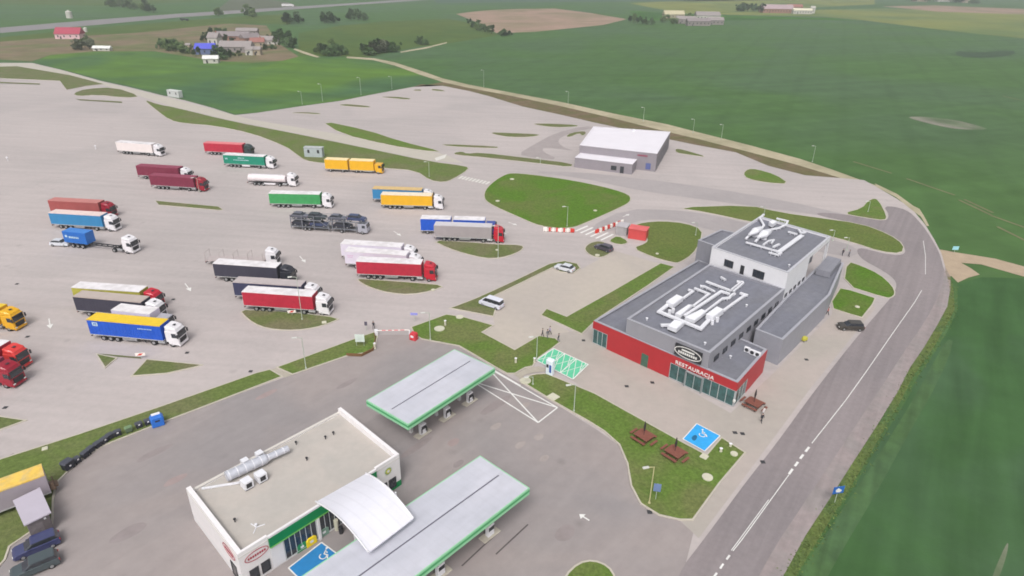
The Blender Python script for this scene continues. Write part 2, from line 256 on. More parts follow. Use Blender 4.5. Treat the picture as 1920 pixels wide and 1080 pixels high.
# repaired / stained slabs on the forecourt and lot
random.seed(3)
patch_m = [mat('slab_pale', (.34, .295, .28), .9, .1, .6), mat('slab_dark', (.27, .232, .23), .9, .1, .6), mat('slab_pink', (.325, .255, .248), .9, .1, .6)]
fu, fv = Vector((math.cos(R_(50)), math.sin(R_(50)), 0)), Vector((math.cos(R_(140)), math.sin(R_(140)), 0))
for i, (cx_, cy_, a, b, k) in enumerate([(930, 800, 2.2, 1.1, 0), (1010, 820, 1.6, 1.2, 0), (975, 835, 2, 1, 0), (860, 870, 1.8, 1.0, 1), (1020, 860, 1.6, 1, 0), (850, 830, 2, 1.2, 2), (985, 760, 1.8, 1, 0), (930, 760, 7, 1.6, 1), (780, 840, 6, 1.2, 1), (330, 900, 3, 1.3, 2), (1060, 1000, 3, 2, 1), (650, 720, 4, 1.2, 1), (240, 1000, 4, 2, 1), (500, 740, 4, 1.2, 2), (290, 850, 5, 1.4, 1)]):
    c = G(cx_, cy_); pts = []
    for t in range(10):
        an = t*math.pi/5; k2 = 1+random.uniform(-.12, .12); p = c+fu*(a*.5*math.cos(an)*k2)+fv*(b*.5*math.sin(an)*k2); pts.append((p.x, p.y))
    sheet('forecourt_stain', chaikin(pts, 1), .064+i*.0004, patch_m[k], raw=True)
# ------------------------------------------------------------------ lawns with kerbs
def lawn(pts, m=None, smooth=2, kerb=.22, z=.06, name='lawn'):
    p = px(pts)
    if smooth: p = chaikin(p, smooth)
    if kerb:
        a, b = inset(p, kerb); n = len(a); mb = MB()
        v = [(x, y, z-.03) for x, y in a]+[(x, y, z+.12) for x, y in a]+[(x, y, z+.12) for x, y in b]+[(x, y, z-.03) for x, y in b]
        f = [(k*n+i, k*n+(i+1) % n, (k+1)*n+(i+1) % n, (k+1)*n+i) for k in range(3) for i in range(n)]
        mb.add(v, f); tag(mb.build('kerb', kerb_m), kind='structure'); p = b
    return tag(MB().poly(p, z+.09).build(name, m or lawn_m), kind='structure')
lawn([(-200, 130), (32, 124.5), (130, 141), (195, 158), (160, 162), (125, 169), (112, 152), (0, 147), (-200, 152)], lawn_dry, 0, .1)
lawn([(136, 176), (160, 167), (215, 164), (265, 181), (237, 184), (180, 178), (147, 181)], lawn_dry, 1, .1)
lawn([(267, 186), (300, 197), (325, 201), (430, 227), (560, 252), (700, 281), (805, 303), (875, 312), (880, 318), (850, 337), (832, 343), (805, 339), (780, 321), (722, 316), (605, 307), (572, 302), (555, 290), (535, 275), (470, 250), (400, 236), (345, 232), (318, 226), (295, 209)], mat('long_lawn', (.12, .165, .045), .95, .28, 2.0, col2=(.148, .16, .07), scale2=.08, bump=.5, spec=.1), 1, .2)
lawn([(600, 226), (691, 245), (750, 265), (835, 286), (792, 283), (730, 273), (640, 252)], None, 1, .15)
lawn([(905, 372), (911, 352), (943, 328), (968, 324), (1080, 339), (1178, 362), (1186, 378), (1162, 391), (1097, 420), (1070, 430), (1015, 427), (965, 405), (920, 385)], mat('rich_lawn', (.088, .172, .020), .95, .3, 2.0, col2=(.12, .16, .04), scale2=.09, bump=.6, spec=.1))
lawn([(1262, 390), (1402, 385), (1465, 399), (1527, 408), (1615, 420), (1668, 440), (1696, 460), (1692, 477), (1650, 473), (1600, 456), (1540, 440), (1405, 417), (1325, 399)], mat('olive_lawn', (.13, .16, .045), .95, .3, 2.0, col2=(.105, .155, .035), scale2=.07, bump=.5, spec=.1), 1)
lawn([(1186, 424), (1205, 418), (1240, 415), (1285, 419), (1318, 431), (1314, 455), (1300, 478), (1275, 494), (1262, 494), (1222, 483), (1184, 466), (1210, 457), (1214, 448), (1200, 440)], mat('olive_lawn', (.1, .1, .1)), 1)
lawn([(1140, 452), (1158, 442), (1180, 454), (1170, 460), (1152, 458)], None, 1, .15)
lawn([(1013, 592), (1024, 579), (1062, 594), (1150, 545), (1238, 494), (1266, 501), (1215, 537), (1120, 600), (1108, 612), (1091, 628), (1055, 611)], None, 0)
lawn([(1587, 490), (1615, 499), (1650, 515), (1674, 537), (1680, 552), (1672, 560), (1660, 560), (1580, 535)], mat('rich_lawn', (.05, .13, .012)), 1)
lawn([(1574, 541), (1595, 545), (1642, 560), (1637, 572), (1617, 597), (1595, 591), (1561, 580), (1558, 566)], mat('rich_lawn', (.05, .13, .012)), 0)
lawn([(1638, 372), (1648, 376), (1664, 406), (1660, 415), (1620, 409), (1578, 401), (1615, 391), (1625, 378)], None, 1)
lawn([(1392, 326), (1402, 317), (1420, 318), (1455, 328), (1482, 346), (1440, 344), (1400, 336)], None, 1)
lawn([(447, 581), (500, 583), (560, 587), (642, 597), (620, 607), (592, 616), (555, 621), (517, 620), (487, 614), (463, 600)], lawn_dry, 1)
lawn([(667, 523), (700, 525), (770, 530), (838, 536), (810, 547), (770, 554), (730, 551), (697, 542), (676, 532)], lawn_dry, 1)
lawn([(808, 451), (870, 454), (935, 459), (980, 460), (983, 467), (967, 477), (940, 485), (910, 486), (872, 477), (840, 467)], lawn_dry, 1)
lawn([(842, 579), (892, 560), (960, 529), (1030, 495), (1058, 490), (1083, 495), (1089, 504), (1076, 513), (1050, 511), (1036, 503), (985, 528), (925, 557), (932, 575), (926, 595), (880, 586)], lawn_dry, 0)
lawn([(1093, 467), (1105, 456), (1122, 452), (1140, 457), (1148, 468), (1145, 477), (1127, 485), (1105, 480)], lawn_dry, 2)
lawn([(180, 664), (221, 672), (197, 692)], lawn_dry, 0)
lawn([(275, 674), (382, 685), (362, 691), (312, 702), (245, 707)], lawn_dry, 0)
lawn([(182, 664), (265, 671), (265, 673.5), (221, 670)], lawn_dry, 0, 0)
lawn([(291, 377), (410, 388), (419, 394), (410, 395), (297, 385)], lawn_dry, 0, .15)
lawn([(-60, 776), (0, 781), (52, 789), (0, 808), (-60, 815)], lawn_dry, 0)
lawn([(-60, 152), (2, 154), (75, 157), (75, 159), (2, 156.5)], lawn_dry, 0, 0); lawn([(142, 186), (229, 191), (229, 193.5), (150, 188.5)], lawn_dry, 0, 0)
for P in ([(775, 168.5), (790, 168), (790, 171), (776, 170.5)], [(807, 167.5), (825, 168), (838, 172), (812, 170.5)], [(710, 182), (740, 181.5), (772, 185), (765, 187.5), (735, 184.5)], [(632, 197), (655, 195.5), (697, 200), (690, 202.5), (650, 199.5)], [(542, 212), (570, 210.5), (602, 213), (600, 215), (565, 213)],
          [(997, 232), (1040, 232.5), (1084, 235), (1082, 238), (1040, 239.5), (1012, 236)], [(915, 248.5), (960, 250), (1014, 252.5), (1005, 256), (975, 258.5), (940, 256)], [(826, 270.5), (935, 275), (932, 279), (840, 275)],
          [(1060, 257), (1070, 249.5), (1095, 246), (1100, 250), (1092, 256), (1086, 250), (1070, 257)], [(851, 287), (867, 284.5), (875, 289), (900, 286.5), (990, 297), (1074, 307), (1071, 314.5), (1015, 307.5), (900, 295), (853, 291)], [(1266, 279), (1282, 281.5), (1330, 296), (1292, 291), (1267, 287)]):
    lawn(P, lawn_dry, 1, .1)
SL = mat('long_lawn', (.07, .12, .02))
lawn([(-160, 930), (0, 862), (150, 814), (315, 758), (480, 700), (507, 693), (531, 707), (365, 771), (312, 791), (195, 837), (151, 864), (108, 906), (102, 935), (100, 990), (58, 1000), (20, 1026), (12, 1050), (-40, 1110), (-200, 1180)], SL, 0)
lawn([(517, 690), (675, 632), (703, 623), (709, 632), (703, 655), (685, 663), (650, 669), (548, 704)], None, 0)
lawn([(770, 614), (837, 590), (870, 595), (927, 611), (905, 624), (965, 656), (1010, 630), (1042, 635), (1051, 643), (1037, 654), (1006, 676), (1000, 688), (985, 691), (966, 702), (950, 702), (925, 688), (860, 650), (790, 637), (776, 629)], None, 0)
lawn([(972, 714), (988, 706), (1005, 702), (1025, 701), (1115, 738), (1275, 827), (1324, 853), (1352, 820), (1399, 850), (1350, 908), (1300, 977), (1275, 977), (1235, 968), (1200, 946), (1182, 912), (1175, 870), (1160, 835), (1132, 810), (1100, 790), (1045, 759)], None, 0)
lawn([(1050, 1110), (1058, 1080), (1083, 1056), (1112, 1050), (1142, 1062), (1156, 1085), (1160, 1130), (1100, 1150)], None, 1)
# paths over the lawns
path_m = mat('path_slabs', (.40, .36, .30), .9, .08, 1.5)
def path(a, z=.16): sheet('path', a, z, path_m)
path([(964, 704), (985, 692), (1010, 688), (1024, 692), (1022, 698), (1000, 700), (985, 704), (975, 712)])
path([(505, 696), (516, 691), (548, 704), (534, 709)], .1)
# ------------------------------------------------------------------ markings
def line(a, b, wd=.15, z=.085, name='road_marking', m=None):
    p, q = G(*a), G(*b); mb = MB().bar((p.x, p.y, z), (q.x, q.y, z), wd, .004); return tag(mb.build(name, m or white_line), kind='structure')
cl = [(1728, 545), (1715, 567), (1672, 628), (1625, 696), (1585, 752), (1522, 832)]
def polymark(pts, wd, z=.09, name='road_marking', m=None):
    mb = MB()
    for a, b in zip(pts, pts[1:]): p, q = G(*a), G(*b); mb.bar((p.x, p.y, z), (q.x, q.y, z), wd, .004)
    return tag(mb.build(name, m or white_line), kind='structure')
polymark([(1731, 452), (1735, 480), (1735, 515)], .1); polymark(cl, .11)
for a, b in (((1517, 839), (1510, 848)), ((1506, 853), (1500, 861)), ((1496, 867), (1490, 875)), ((1486, 880), (1479, 890))): line(a, b, .3)
polymark([(1479, 891), (1445, 938), (1390, 1014), (1374, 1034)], .10); polymark([(1441, 938), (1386, 1013), (1371, 1033)], .09)
for a, b in (((1368, 1042), (1362, 1050)), ((1356, 1058), (1350, 1067)), ((1344, 1075), (1336, 1086))): line(a, b, .22)
# X box near the first canopy
for a, b in (((893, 720), (1009, 793)), ((1009, 793), (1045, 765)), ((1045, 765), (925, 696)), ((893, 718), (1045, 765)), ((925, 702), (1009, 793)), ((925, 694), (976, 724))): line(a, b, .22, .075+random.random()*.006)
# zebra crossings
for i in range(7):
    t = i/6; line((1080+t*42, 430-t*-14+0), (1108+t*48, 421+t*22), .01, .09) if 0 else None
zb = MB()
for i in range(6):
    p = G(1079+i*9.5, 434+i*3.4); q = G(1102+i*9.5, 424+i*3.2); zb.bar((p.x, p.y, .09), (q.x, q.y, .09), .55, .004)
tag(zb.build('zebra_crossing', white_line), kind='structure')
zb = MB(); a, b, c_, d_ = G(858, 335), G(915, 347), G(922, 342), G(866, 330)
for i in range(9):
    t = i/9; s = t+.075; zb.poly([tuple((a.lerp(b, t))[:2]), tuple((a.lerp(b, s))[:2]), tuple((d_.lerp(c_, s))[:2]), tuple((d_.lerp(c_, t))[:2])], .09)
tag(zb.build('zebra_crossing', mat('worn_white', (.62, .60, .56), .8, .1, 2)), kind='structure')
sheet('zebra_crossing', [(815, 297), (838, 289), (834, 297), (818, 302)], .09, mat('worn_white', (0, 0, 0)))
def arrow(tip, tail, s=1.0):
    p, q = G(*tail), G(*tip); dd = (q-p); n = Vector((-dd.y, dd.x, 0)).normalized()*.55*s; m = p.lerp(q, .6); mb = MB()
    mb.bar((p.x, p.y, .09), (m.x, m.y, .09), .2*s, .004); mb.poly([tuple((m-n)[:2]), tuple((m+n)[:2]), tuple(q[:2])], .092, .096)
    tag(mb.build('direction_arrow', white_line), kind='structure')
for a, b in (((358, 547), (347, 532)), ((95, 617), (92, 598)), ((573, 493), (562, 481)), ((752, 443), (738, 434)), ((1086, 965), (1105, 977)), ((970, 423), (953, 417)), ((1180, 402), (1168, 407)), ((935, 432), (950, 440))): arrow(a, b, .95)
for a, b in (((930, 1002), (866, 1062)), ((990, 984), (930, 1040))): line(a, b, .18, .075, 'expansion_joint', mat('joint', (.10, .085, .085)))
# coloured bays
def bay(c4, col, z, border=.15):
    P = [G(*c) for c in c4]; sheet('parking_bay', [tuple(p[:2]) for p in P], z, col, raw=True)
    mb = MB()
    for i in range(4): a, b = P[i], P[(i+1) % 4]; mb.bar((a.x, a.y, z+.006+i*.0005), (b.x, b.y, z+.006+i*.0005), border, .003)
    tag(mb.build('bay_line', white_line), kind='structure'); return P
blue_b = mat('bay_blue', srgb(50, 160, 225), .75, .08, 1.2); blue_s = mat('bay_blue_dark', srgb(40, 125, 185), .75, .08, 1.2); green_b = mat('bay_green', srgb(95, 190, 150), .8, .08, 1.5)
def wheelchair(c, s, ang, z):
    mb = MB(); X = Vector((math.cos(ang), math.sin(ang), 0)); Y = Vector((-X.y, X.x, 0)); c = Vector(c)
    P = lambda x, y: c+X*x*s+Y*y*s
    pr = None
    for i in range(13):
        an = R_(150+i*21); q = P(.28*math.cos(an), -.2+.28*math.sin(an))
        if pr: mb.bar((pr.x, pr.y, z), (q.x, q.y, z), .09*s, .004)
        pr = q
    for a, b in (((-.05, .45), (-.02, 0)), ((-.02, 0), (.3, 0)), ((.3, 0), (.42, -.35)), ((-.04, .25), (.2, .22))): a, b = P(*a), P(*b); mb.bar((a.x, a.y, z+.001), (b.x, b.y, z+.001), .1*s, .004)
    mb.poly([tuple((P(-.06+.1*math.cos(t*.785), .6+.1*math.sin(t*.785)))[:2]) for t in range(8)], z+.002)
    tag(mb.build('wheelchair_symbol', white_line), kind='structure')
bay([(1306, 796), (1350, 819), (1321, 848), (1280, 825)], blue_b, .185)
c = G(1317, 815); wheelchair(c, 1.5, R_(-20), .195)
sheet('bay_patch', [(1296, 822), (1302, 817), (1308, 820), (1304, 828), (1298, 828)], .1935, mat('bay_dark', srgb(30, 100, 140), .8), 1)
P = bay([(541, 1066), (603, 1018), (640, 1045), (575, 1100)], blue_s, .085); wheelchair(G(608, 1040), 1.4, R_(-10), .095)
GP = bay([(1038, 655), (1103, 685), (1074, 713), (1005, 677)], green_b, .18, .2)
mb = MB()
for k in (1/3, 2/3):
    a = GP[0].lerp(GP[1], k); b = GP[3].lerp(GP[2], k); mb.bar((a.x, a.y, .19), (b.x, b.y, .19), .16, .003)
for k in range(3):
    a0, a1, b0, b1 = GP[0].lerp(GP[1], k/3), GP[0].lerp(GP[1], (k+1)/3), GP[3].lerp(GP[2], k/3), GP[3].lerp(GP[2], (k+1)/3)
    for p, q in ((a0, b1), (b0.lerp(b1, .5), a0.lerp(b0, .4)), (a0.lerp(a1, .5), a1.lerp(b1, .6)), (a0.lerp(a1, .8), b1.lerp(a1, .2)), (b0, a1)): mb.bar((p.x, p.y, .188), (q.x, q.y, .188), .1, .002)
tag(mb.build('bay_line', white_line), kind='structure')
# ================================================================== BUILDINGS
def fr(o, u, z, base=None):
    "frame matrix: origin under pixel o (seen at height z), x axis towards pixel u, y axis 90 deg ccw, z=0 on the ground"
    O, U = G(*o, z), G(*u, z); O.z = U.z = 0; L = (U-O).length; a = (U-O)/L
    return Matrix(((a.x, -a.y, 0, O.x), (a.y, a.x, 0, O.y), (0, 0, 1, 0), (0, 0, 0, 1))), L
def loc(M, p): return tuple((M.inverted() @ Vector((p[0], p[1], 0)))[:2])
white_clad = mat('white_render', (.74, .73, .76), .6, .04, .5); grey_clad = mat('grey_cladding', (.25, .25, .285), .55, .06, .8, stripes=(1.0, 40, .06, .05))
grey_lt = mat('grey_coping', (.36, .36, .40), .5, .06, 1.5); roof_grey = mat('membrane_roof', (.185, .187, .215), .8, .10, .9, col2=(.18, .184, .22), scale2=.14, streak=(46, 7, 1.1, .08))
red_clad = mat('red_cladding', (.42, .028, .035), .5, .08, .4); duct_m = mat('duct_metal', (.72, .72, .76), .4, .06, 3); dark_m = mat('dark_metal', (.03, .03, .035), .5, .2, 4)
glass_g = mat('tinted_glass', (.035, .10, .10), .12, .5, .9, spec=.8); glass_d = mat('dark_glass', (.03, .035, .045), .12, .4, 1.5, spec=.8); frame_w = mat('pale_frame', (.5, .52, .53), .5, .05, 3)
def block(parent, P, z0, z1, wm, rm, cope=None, par=.45, wid=.35, nm=('wall', 'roof', 'coping')):
    "P world xy outline; wall with parapet, sunk roof, coping"
    a, b = inset(P, wid); n = len(a); w = MB()
    w.add([(x, y, z0) for x, y in a]+[(x, y, z1-.06) for x, y in a]+[(x, y, z1-.06) for x, y in b]+[(x, y, z1-par) for x, y in b], [(k*n+i, k*n+(i+1) % n, (k+1)*n+(i+1) % n, (k+1)*n+i) for k in (0, 1, 2) for i in range(n)])
    o = w.build(nm[0], wm, parent)
    MB().poly(b, z1-par+.01).build(nm[1], rm, parent)
    a2, _ = inset(P, -.05); _, b2 = inset(P, wid+.04); c = MB()
    _, a3 = inset(P, -.05)
    c.add([(x, y, z1-.06) for x, y in a3]+[(x, y, z1+.02) for x, y in a3]+[(x, y, z1+.02) for x, y in b2]+[(x, y, z1-.06) for x, y in b2], [(k*n+i, k*n+(i+1) % n, ((k+1) % 4)*n+(i+1) % n, ((k+1) % 4)*n+i) for k in range(4) for i in range(n)])
    c.build(nm[2], cope or grey_lt, parent); return o
def panel(parent, M, x0, x1, z0, z1, m, name, y=-.03, t=.05, b=0):
    q = MB(); q.M = M; q.box(x0, x1, y-t/2, y+t/2, z0, z1, b=b); return q.build(name, m, parent)
def window(parent, M, x0, x1, z0, z1, n=1, y=-.04, fm=None, gm=None, name='window'):
    q = MB(); q.M = M; f = .07
    q.box(x0, x1, y-.05, y+.04, z0, z0+f); q.box(x0, x1, y-.05, y+.04, z1-f, z1)
    for i in range(n+1): xx = x0+(x1-x0-f)*i/n; q.box(xx, xx+f, y-.05, y+.04, z0+f, z1-f)
    o = q.build(name, fm or frame_w, parent); g = MB(); g.M = M; g.box(x0+f, x1-f, y-.01, y+.012, z0+f, z1-f); g.build('pane', gm or glass_d, o); return o
def text(name, s, size, M, x, y, z, m, parent, squash=1.0, ext=.03):
    "letters standing on the local xz plane facing -y"
    cu = bpy.data.curves.new('letters', 'FONT'); cu.body = s; cu.size = size; cu.extrude = ext; cu.align_x = 'CENTER'; cu.space_character = 1.1; cu.offset = .012
    t = bpy.data.objects.new('tmp', cu); COL.objects.link(t); dg = bpy.context.evaluated_depsgraph_get(); me = bpy.data.meshes.new_from_object(t.evaluated_get(dg)); bpy.data.objects.remove(t)
    me.transform(M @ Matrix.Translation((x, y, z)) @ Matrix.Rotation(R_(90), 4, 'X') @ Matrix.Scale(squash, 4, (1, 0, 0))); me.materials.clear(); me.materials.append(m)
    o = bpy.data.objects.new(name, me); COL.objects.link(o); o.parent = parent; return o
def ring_sign(mb, cx, cz, a, b, wd, y, n=36, mi=0):
    v = []
    for k, (s, yy) in enumerate(((0, y), (0, y+.03), (wd, y+.03), (wd, y))):
        for i in range(n): an = 2*math.pi*i/n; v.append((cx+(a-s)*math.cos(an), yy, cz+(b-s)*math.sin(an)))
    mb.add(v, [(k*n+i, ((k+1) % 4)*n+i, ((k+1) % 4)*n+(i+1) % n, k*n+(i+1) % n) for k in range(4) for i in range(n)], mi)
# ------------------------------------------------------------------ hotel and restaurant
hot = empty('hotel_restaurant', tuple(G(1340, 700)), 0, 'grey flat-roofed hotel and restaurant with red front, white upper storey and roof ducts', 'hotel')
hot.location = (0, 0, 0)
ZL, ZM, ZT, ZR, ZB = 4.45, 7.3, 10.5, 5.0, 8.7
MF, LF = fr((1114, 601), (1383, 717), ZL)
A = G(1114, 601, ZL); B = G(1383, 717, ZL); Cc = G(1438, 655, ZL); D = G(1309, 487, ZL)
vF = (Matrix(MF).to_3x3() @ Vector((0, 1, 0)))
mFL, mFR, mBR = loc(MF, G(1185, 592, ZM)), loc(MF, G(1336, 658, ZM)), loc(MF, G(1472, 541, ZM))
W = lambda M, x, y: tuple((M @ Vector((x, y, 0)))[:2])
cR = loc(MF, Cc); dL = loc(MF, D)
low = [W(MF, 0, 0), W(MF, LF, 0), W(MF, *cR), W(MF, mFR[0], cR[1]+.3), W(MF, mFL[0], cR[1]+.3), W(MF, mFL[0]-1.2, dL[1]), W(MF, *dL)]
block(hot, low, 0.05, ZL, grey_clad, roof_grey)
mn = [W(MF, mFL[0], .12), W(MF, mFR[0], .12), W(MF, mBR[0], mBR[1]), W(MF, mFL[0]-1.5, mBR[1])]
block(hot, mn, .06, ZM, mat('grey_render', (.29, .285, .32), .6, .05, .6), roof_grey)
# right wing: px outline at its own height, lower recess at far end
rw = [tuple(G(*q, ZR)[:2]) for q in ((1420, 618), (1468, 637), (1556, 553), (1582, 493), (1551, 483), (1474, 556))]
rw[0] = W(MF, mFR[0]+.05, loc(MF, rw[0]+(0,))[1])
block(hot, rw, .055, ZR, mat('pale_cladding', (.30, .30, .34), .55, .06, .8), roof_grey)
MRW, LRW = fr((1468, 637), (1582, 493), ZR)
q = MB(); q.M = MRW; q.box(LRW-9, LRW-.5, .5, 3.2, ZR-.3, ZR+.9); q.build('rooftop_box', grey_clad, hot)
panel(hot, MRW, 10, 12, .1, 2.3, dark_m, 'service_door', y=-.06)
# block behind on the left
bb = [tuple(G(*q, ZB)[:2]) for q in ((1309, 450), (1343, 462), (1398, 440), (1352, 430))]
block(hot, bb, .06, ZB, grey_clad, roof_grey)
# white tower
MT, LT = fr((1335, 463), (1478, 511), ZT); tb = loc(MT, G(1558, 443, ZT)); tl = loc(MT, G(1420, 403, ZT)); DT = tb[1]
skew = tb[0]-LT                       # small drift of the far side
def TW(x, y): return W(MT, x+skew*y/DT, y)
q = MB(); q.poly([TW(.1, .1), TW(LT-2.6, .1), TW(LT-2.6, DT-.1), TW(.1, DT-.1)], 4.0, ZT-.5); q.build('inner_wall', grey_clad, hot)
q = MB(); q.poly([TW(0, 0), TW(LT, 0), TW(LT, DT*.5), TW(LT-2.55, DT*.5), TW(LT-2.55, .3), TW(0, .3)], 4.1, ZT-.95); q.build('wall', white_clad, hot)
q = MB(); q.poly([TW(LT-.5, DT-.45), TW(LT, DT-.45), TW(LT, DT), TW(LT-.5, DT)], 4.1, ZT-.95); q.build('corner_column', white_clad, hot)
block(hot, [TW(0, 0), TW(LT, 0), TW(LT, DT), TW(0, DT)], ZT-.95, ZT, white_clad, roof_grey, mat('tower_coping', (.50, .50, .54), .5, .05, 2), nm=('parapet_wall', 'roof', 'coping'))
q = MB(); q.poly([TW(LT-2.6, DT*.5), TW(LT-.02, DT*.5), TW(LT-.02, DT-.02), TW(LT-2.6, DT-.02)], ZT-1.0, ZT-.96); q.build('soffit', grey_clad, hot)
window(hot, MT, LT*.20, LT*.32, 7.6, 9.0, 2, fm=dark_m); window(hot, MT, LT*.585, LT*.73, 7.5, 9.0, 3, fm=dark_m); panel(hot, MT, LT*.42, LT*.47, 6.9, 8.9, dark_m, 'door', y=-.04)
MTR = Matrix.Translation((0, 0, 0)) @ fr((1478, 511), (1558, 443), ZT)[0]
MTI = MTR @ Matrix.Translation((0, 2.6, 0)); window(hot, MTI, DT*.62, DT*.72, 5.2, 7.2, 1, fm=dark_m); window(hot, MTI, DT*.8, DT*.9, 5.2, 7.2, 1, fm=dark_m)
# clerestory windows along the main volume and tower foot
MMR, LMR = fr((1336, 658), (1472, 541), ZM)
for i in range(9): x = 1.2+i*(LMR-2)/9; window(hot, MMR, x, x+1.5, ZL+.35, ZL+1.25, 1, fm=dark_m)
for i in range(5): x = .8+i*2.3; window(hot, MTR, x, x+1.2, ZR+.15, ZR+.8, 1, fm=dark_m)
# red facade
redp = MB(); redp.M = MF; redp.box(-.08, LF+.08, -.12, 0, 2.95, ZL-.1); redp.box(3.1, 15.4, -.10, 0, .1, 2.94); redp.build('red_fascia', red_clad, hot)
MR_, LR = fr((1383, 717), (1438, 655), ZL)
q = MB(); q.M = MR_; q.box(.02, LR, -.12, 0, 2.95, ZL-.1); q.box(4.6, LR, -.10, 0, .1, 2.94); q.build('red_fascia', red_clad, hot)
window(hot, MF, .05, 3.05, .15, 2.93, 3, gm=glass_g, y=-.05); window(hot, MF, 15.45, 18.4, .15, 2.93, 2, gm=glass_g, y=-.05); window(hot, MF, 21.3, LF-.02, .15, 2.93, 4, gm=glass_g, y=-.05)
window(hot, MR_, .1, 4.5, .15, 2.93, 3, gm=glass_g, y=-.05)
ent = window(hot, MF, 18.45, 21.25, .12, 2.9, 2, y=-.25, gm=glass_g, name='entrance_door')
q = MB(); q.M = MF; q.box(18.36, 18.46, -.55, 0, .1, 2.8); q.box(21.24, 21.34, -.55, 0, .1, 2.8); q.box(18.36, 21.34, -.55, -.12, 2.8, 2.88); q.build('porch', mat('steel_frame', (.25, .28, .29), .4), ent)
panel(hot, MF, 10.1, 11.4, .12, 2.4, mat('green_door', srgb(70, 100, 85), .6), 'door', y=-.13)
text('sign_letters', 'RESTAURACJA', .86, MF, 19.6, -.16, 3.2, white_line, hot, 1.12)
lg = MB(); lg.M = MF; lg.box(15.9, 20.5, -.28, -.04, 4.85, 6.85); lgo = lg.build('logo_sign', dark_m, hot)
q = MB(); q.M = MF; ring_sign(q, 18.2, 5.85, 2.35, .95, .14, -.32)
q.box(17.1, 19.3, -.32, -.29, 6.05, 6.3)
for i in range(9): q.box(16.55+i*.37, 16.83+i*.37, -.32, -.29, 5.45, 5.85)
q.build('logo_lettering', white_line, lgo)
q = MB(); q.M = MF; q.cyl((LF+.15, -.3, 1.2), (LF+.15, -.3, 1.55), .2, n=10); q.build('wall_lamp', white_line, hot)
# roof plant of the restaurant
plant = empty('ventilation_plant', (0, 0, 0), 0, 'white ventilation ducts and units on the lower restaurant roof', 'ducts'); zr = ZM-.4
def RP(X, Y, k): return (1200+X/7.7125, 500+Y/7.7125)
def duct(par, pts, conv, zroof, wd=.5, h=.32, lift=.3, name='duct'):
    wd *= .85
    mb = MB(); V = [G(*conv(*p), zroof+lift+h) for p in pts]
    for i, (a, b) in enumerate(zip(V, V[1:])):
        d = (b-a).normalized()*wd/2*.9; z = zroof+lift+i*.004
        a2 = a-(d if i else Vector()); b2 = b+(d if i < len(V)-2 else Vector())
        mb.bar((a2.x, a2.y, z), (b2.x, b2.y, z), wd, h+i*.004)
        n = max(1, int((b-a).length/2.5))
        for k in range(n+1):
            c = a.lerp(b, (k+.5)/(n+1)); mb.box(c.x-.06, c.x+.06, c.y-.06, c.y+.06, zroof-.02, z)
    o = mb.build(name, duct_m, par); return o
c1 = lambda X, Y: RP(X, Y, 1)
for pts, wd in (([(960, 205), (1325, 340)], .5), ([(1310, 335), (1460, 215)], .32), ([(1350, 350), (1500, 225)], .32), ([(870, 265), (930, 275), (1085, 350)], .35), ([(790, 300), (1000, 385), (770, 560)], .45),
                ([(1300, 385), (1180, 345), (650, 700)], .6), ([(1380, 378), (1340, 390), (1290, 440), (1200, 450), (790, 760)], .42), ([(700, 320), (770, 345), (620, 450)], .45),
                ([(430, 520), (280, 640), (880, 885), (1000, 760)], .75), ([(1200, 630), (1480, 430), (1540, 390)], .5), ([(1450, 370), (1560, 408)], .6), ([(300, 835), (440, 830)], .6), ([(1400, 205), (1500, 215)], .6), ([(1170, 140), (1240, 180)], .35)):
    duct(plant, pts, c1, zr, wd)
def unit(par, c4, conv, zroof, h=1.1, lift=.3, name='air_handler', m=None):
    P = [tuple(G(*conv(*p), zroof+lift+h)[:2]) for p in c4]; mb = MB().poly(P, zroof+lift, zroof+lift+h)
    o = mb.build(name, m or duct_m, par); a, b = inset(P, .15); cap = MB().poly(b, zroof+lift+h, zroof+lift+h+.06); cap.build('lid', mat('unit_lid', (.8, .8, .84), .5, .05, 3), o)
    f = MB().poly(b, zroof-.02, zroof+lift); f.build('frame', dark_m, o); return o
unit(plant, [(380, 500), (530, 400), (630, 440), (480, 550)], c1, zr, .8); unit(plant, [(955, 685), (1110, 572), (1215, 618), (1060, 725)], c1, zr, .9)
unit(plant, [(400, 850), (500, 765), (640, 800), (530, 900)], c1, zr, .7); unit(plant, [(510, 670), (700, 545), (760, 550), (590, 700)], c1, zr, .6); unit(plant, [(650, 725), (890, 610), (965, 645), (790, 775)], c1, zr, .6)
for X, Y in ((1050, 790), (1120, 750), (430, 640), (480, 620)):
    v = G(*c1(X, Y), zr+.6); q = MB().cyl((v.x, v.y, zr), (v.x, v.y, zr+.8), .28, n=10); q.build('fan', duct_m, plant)
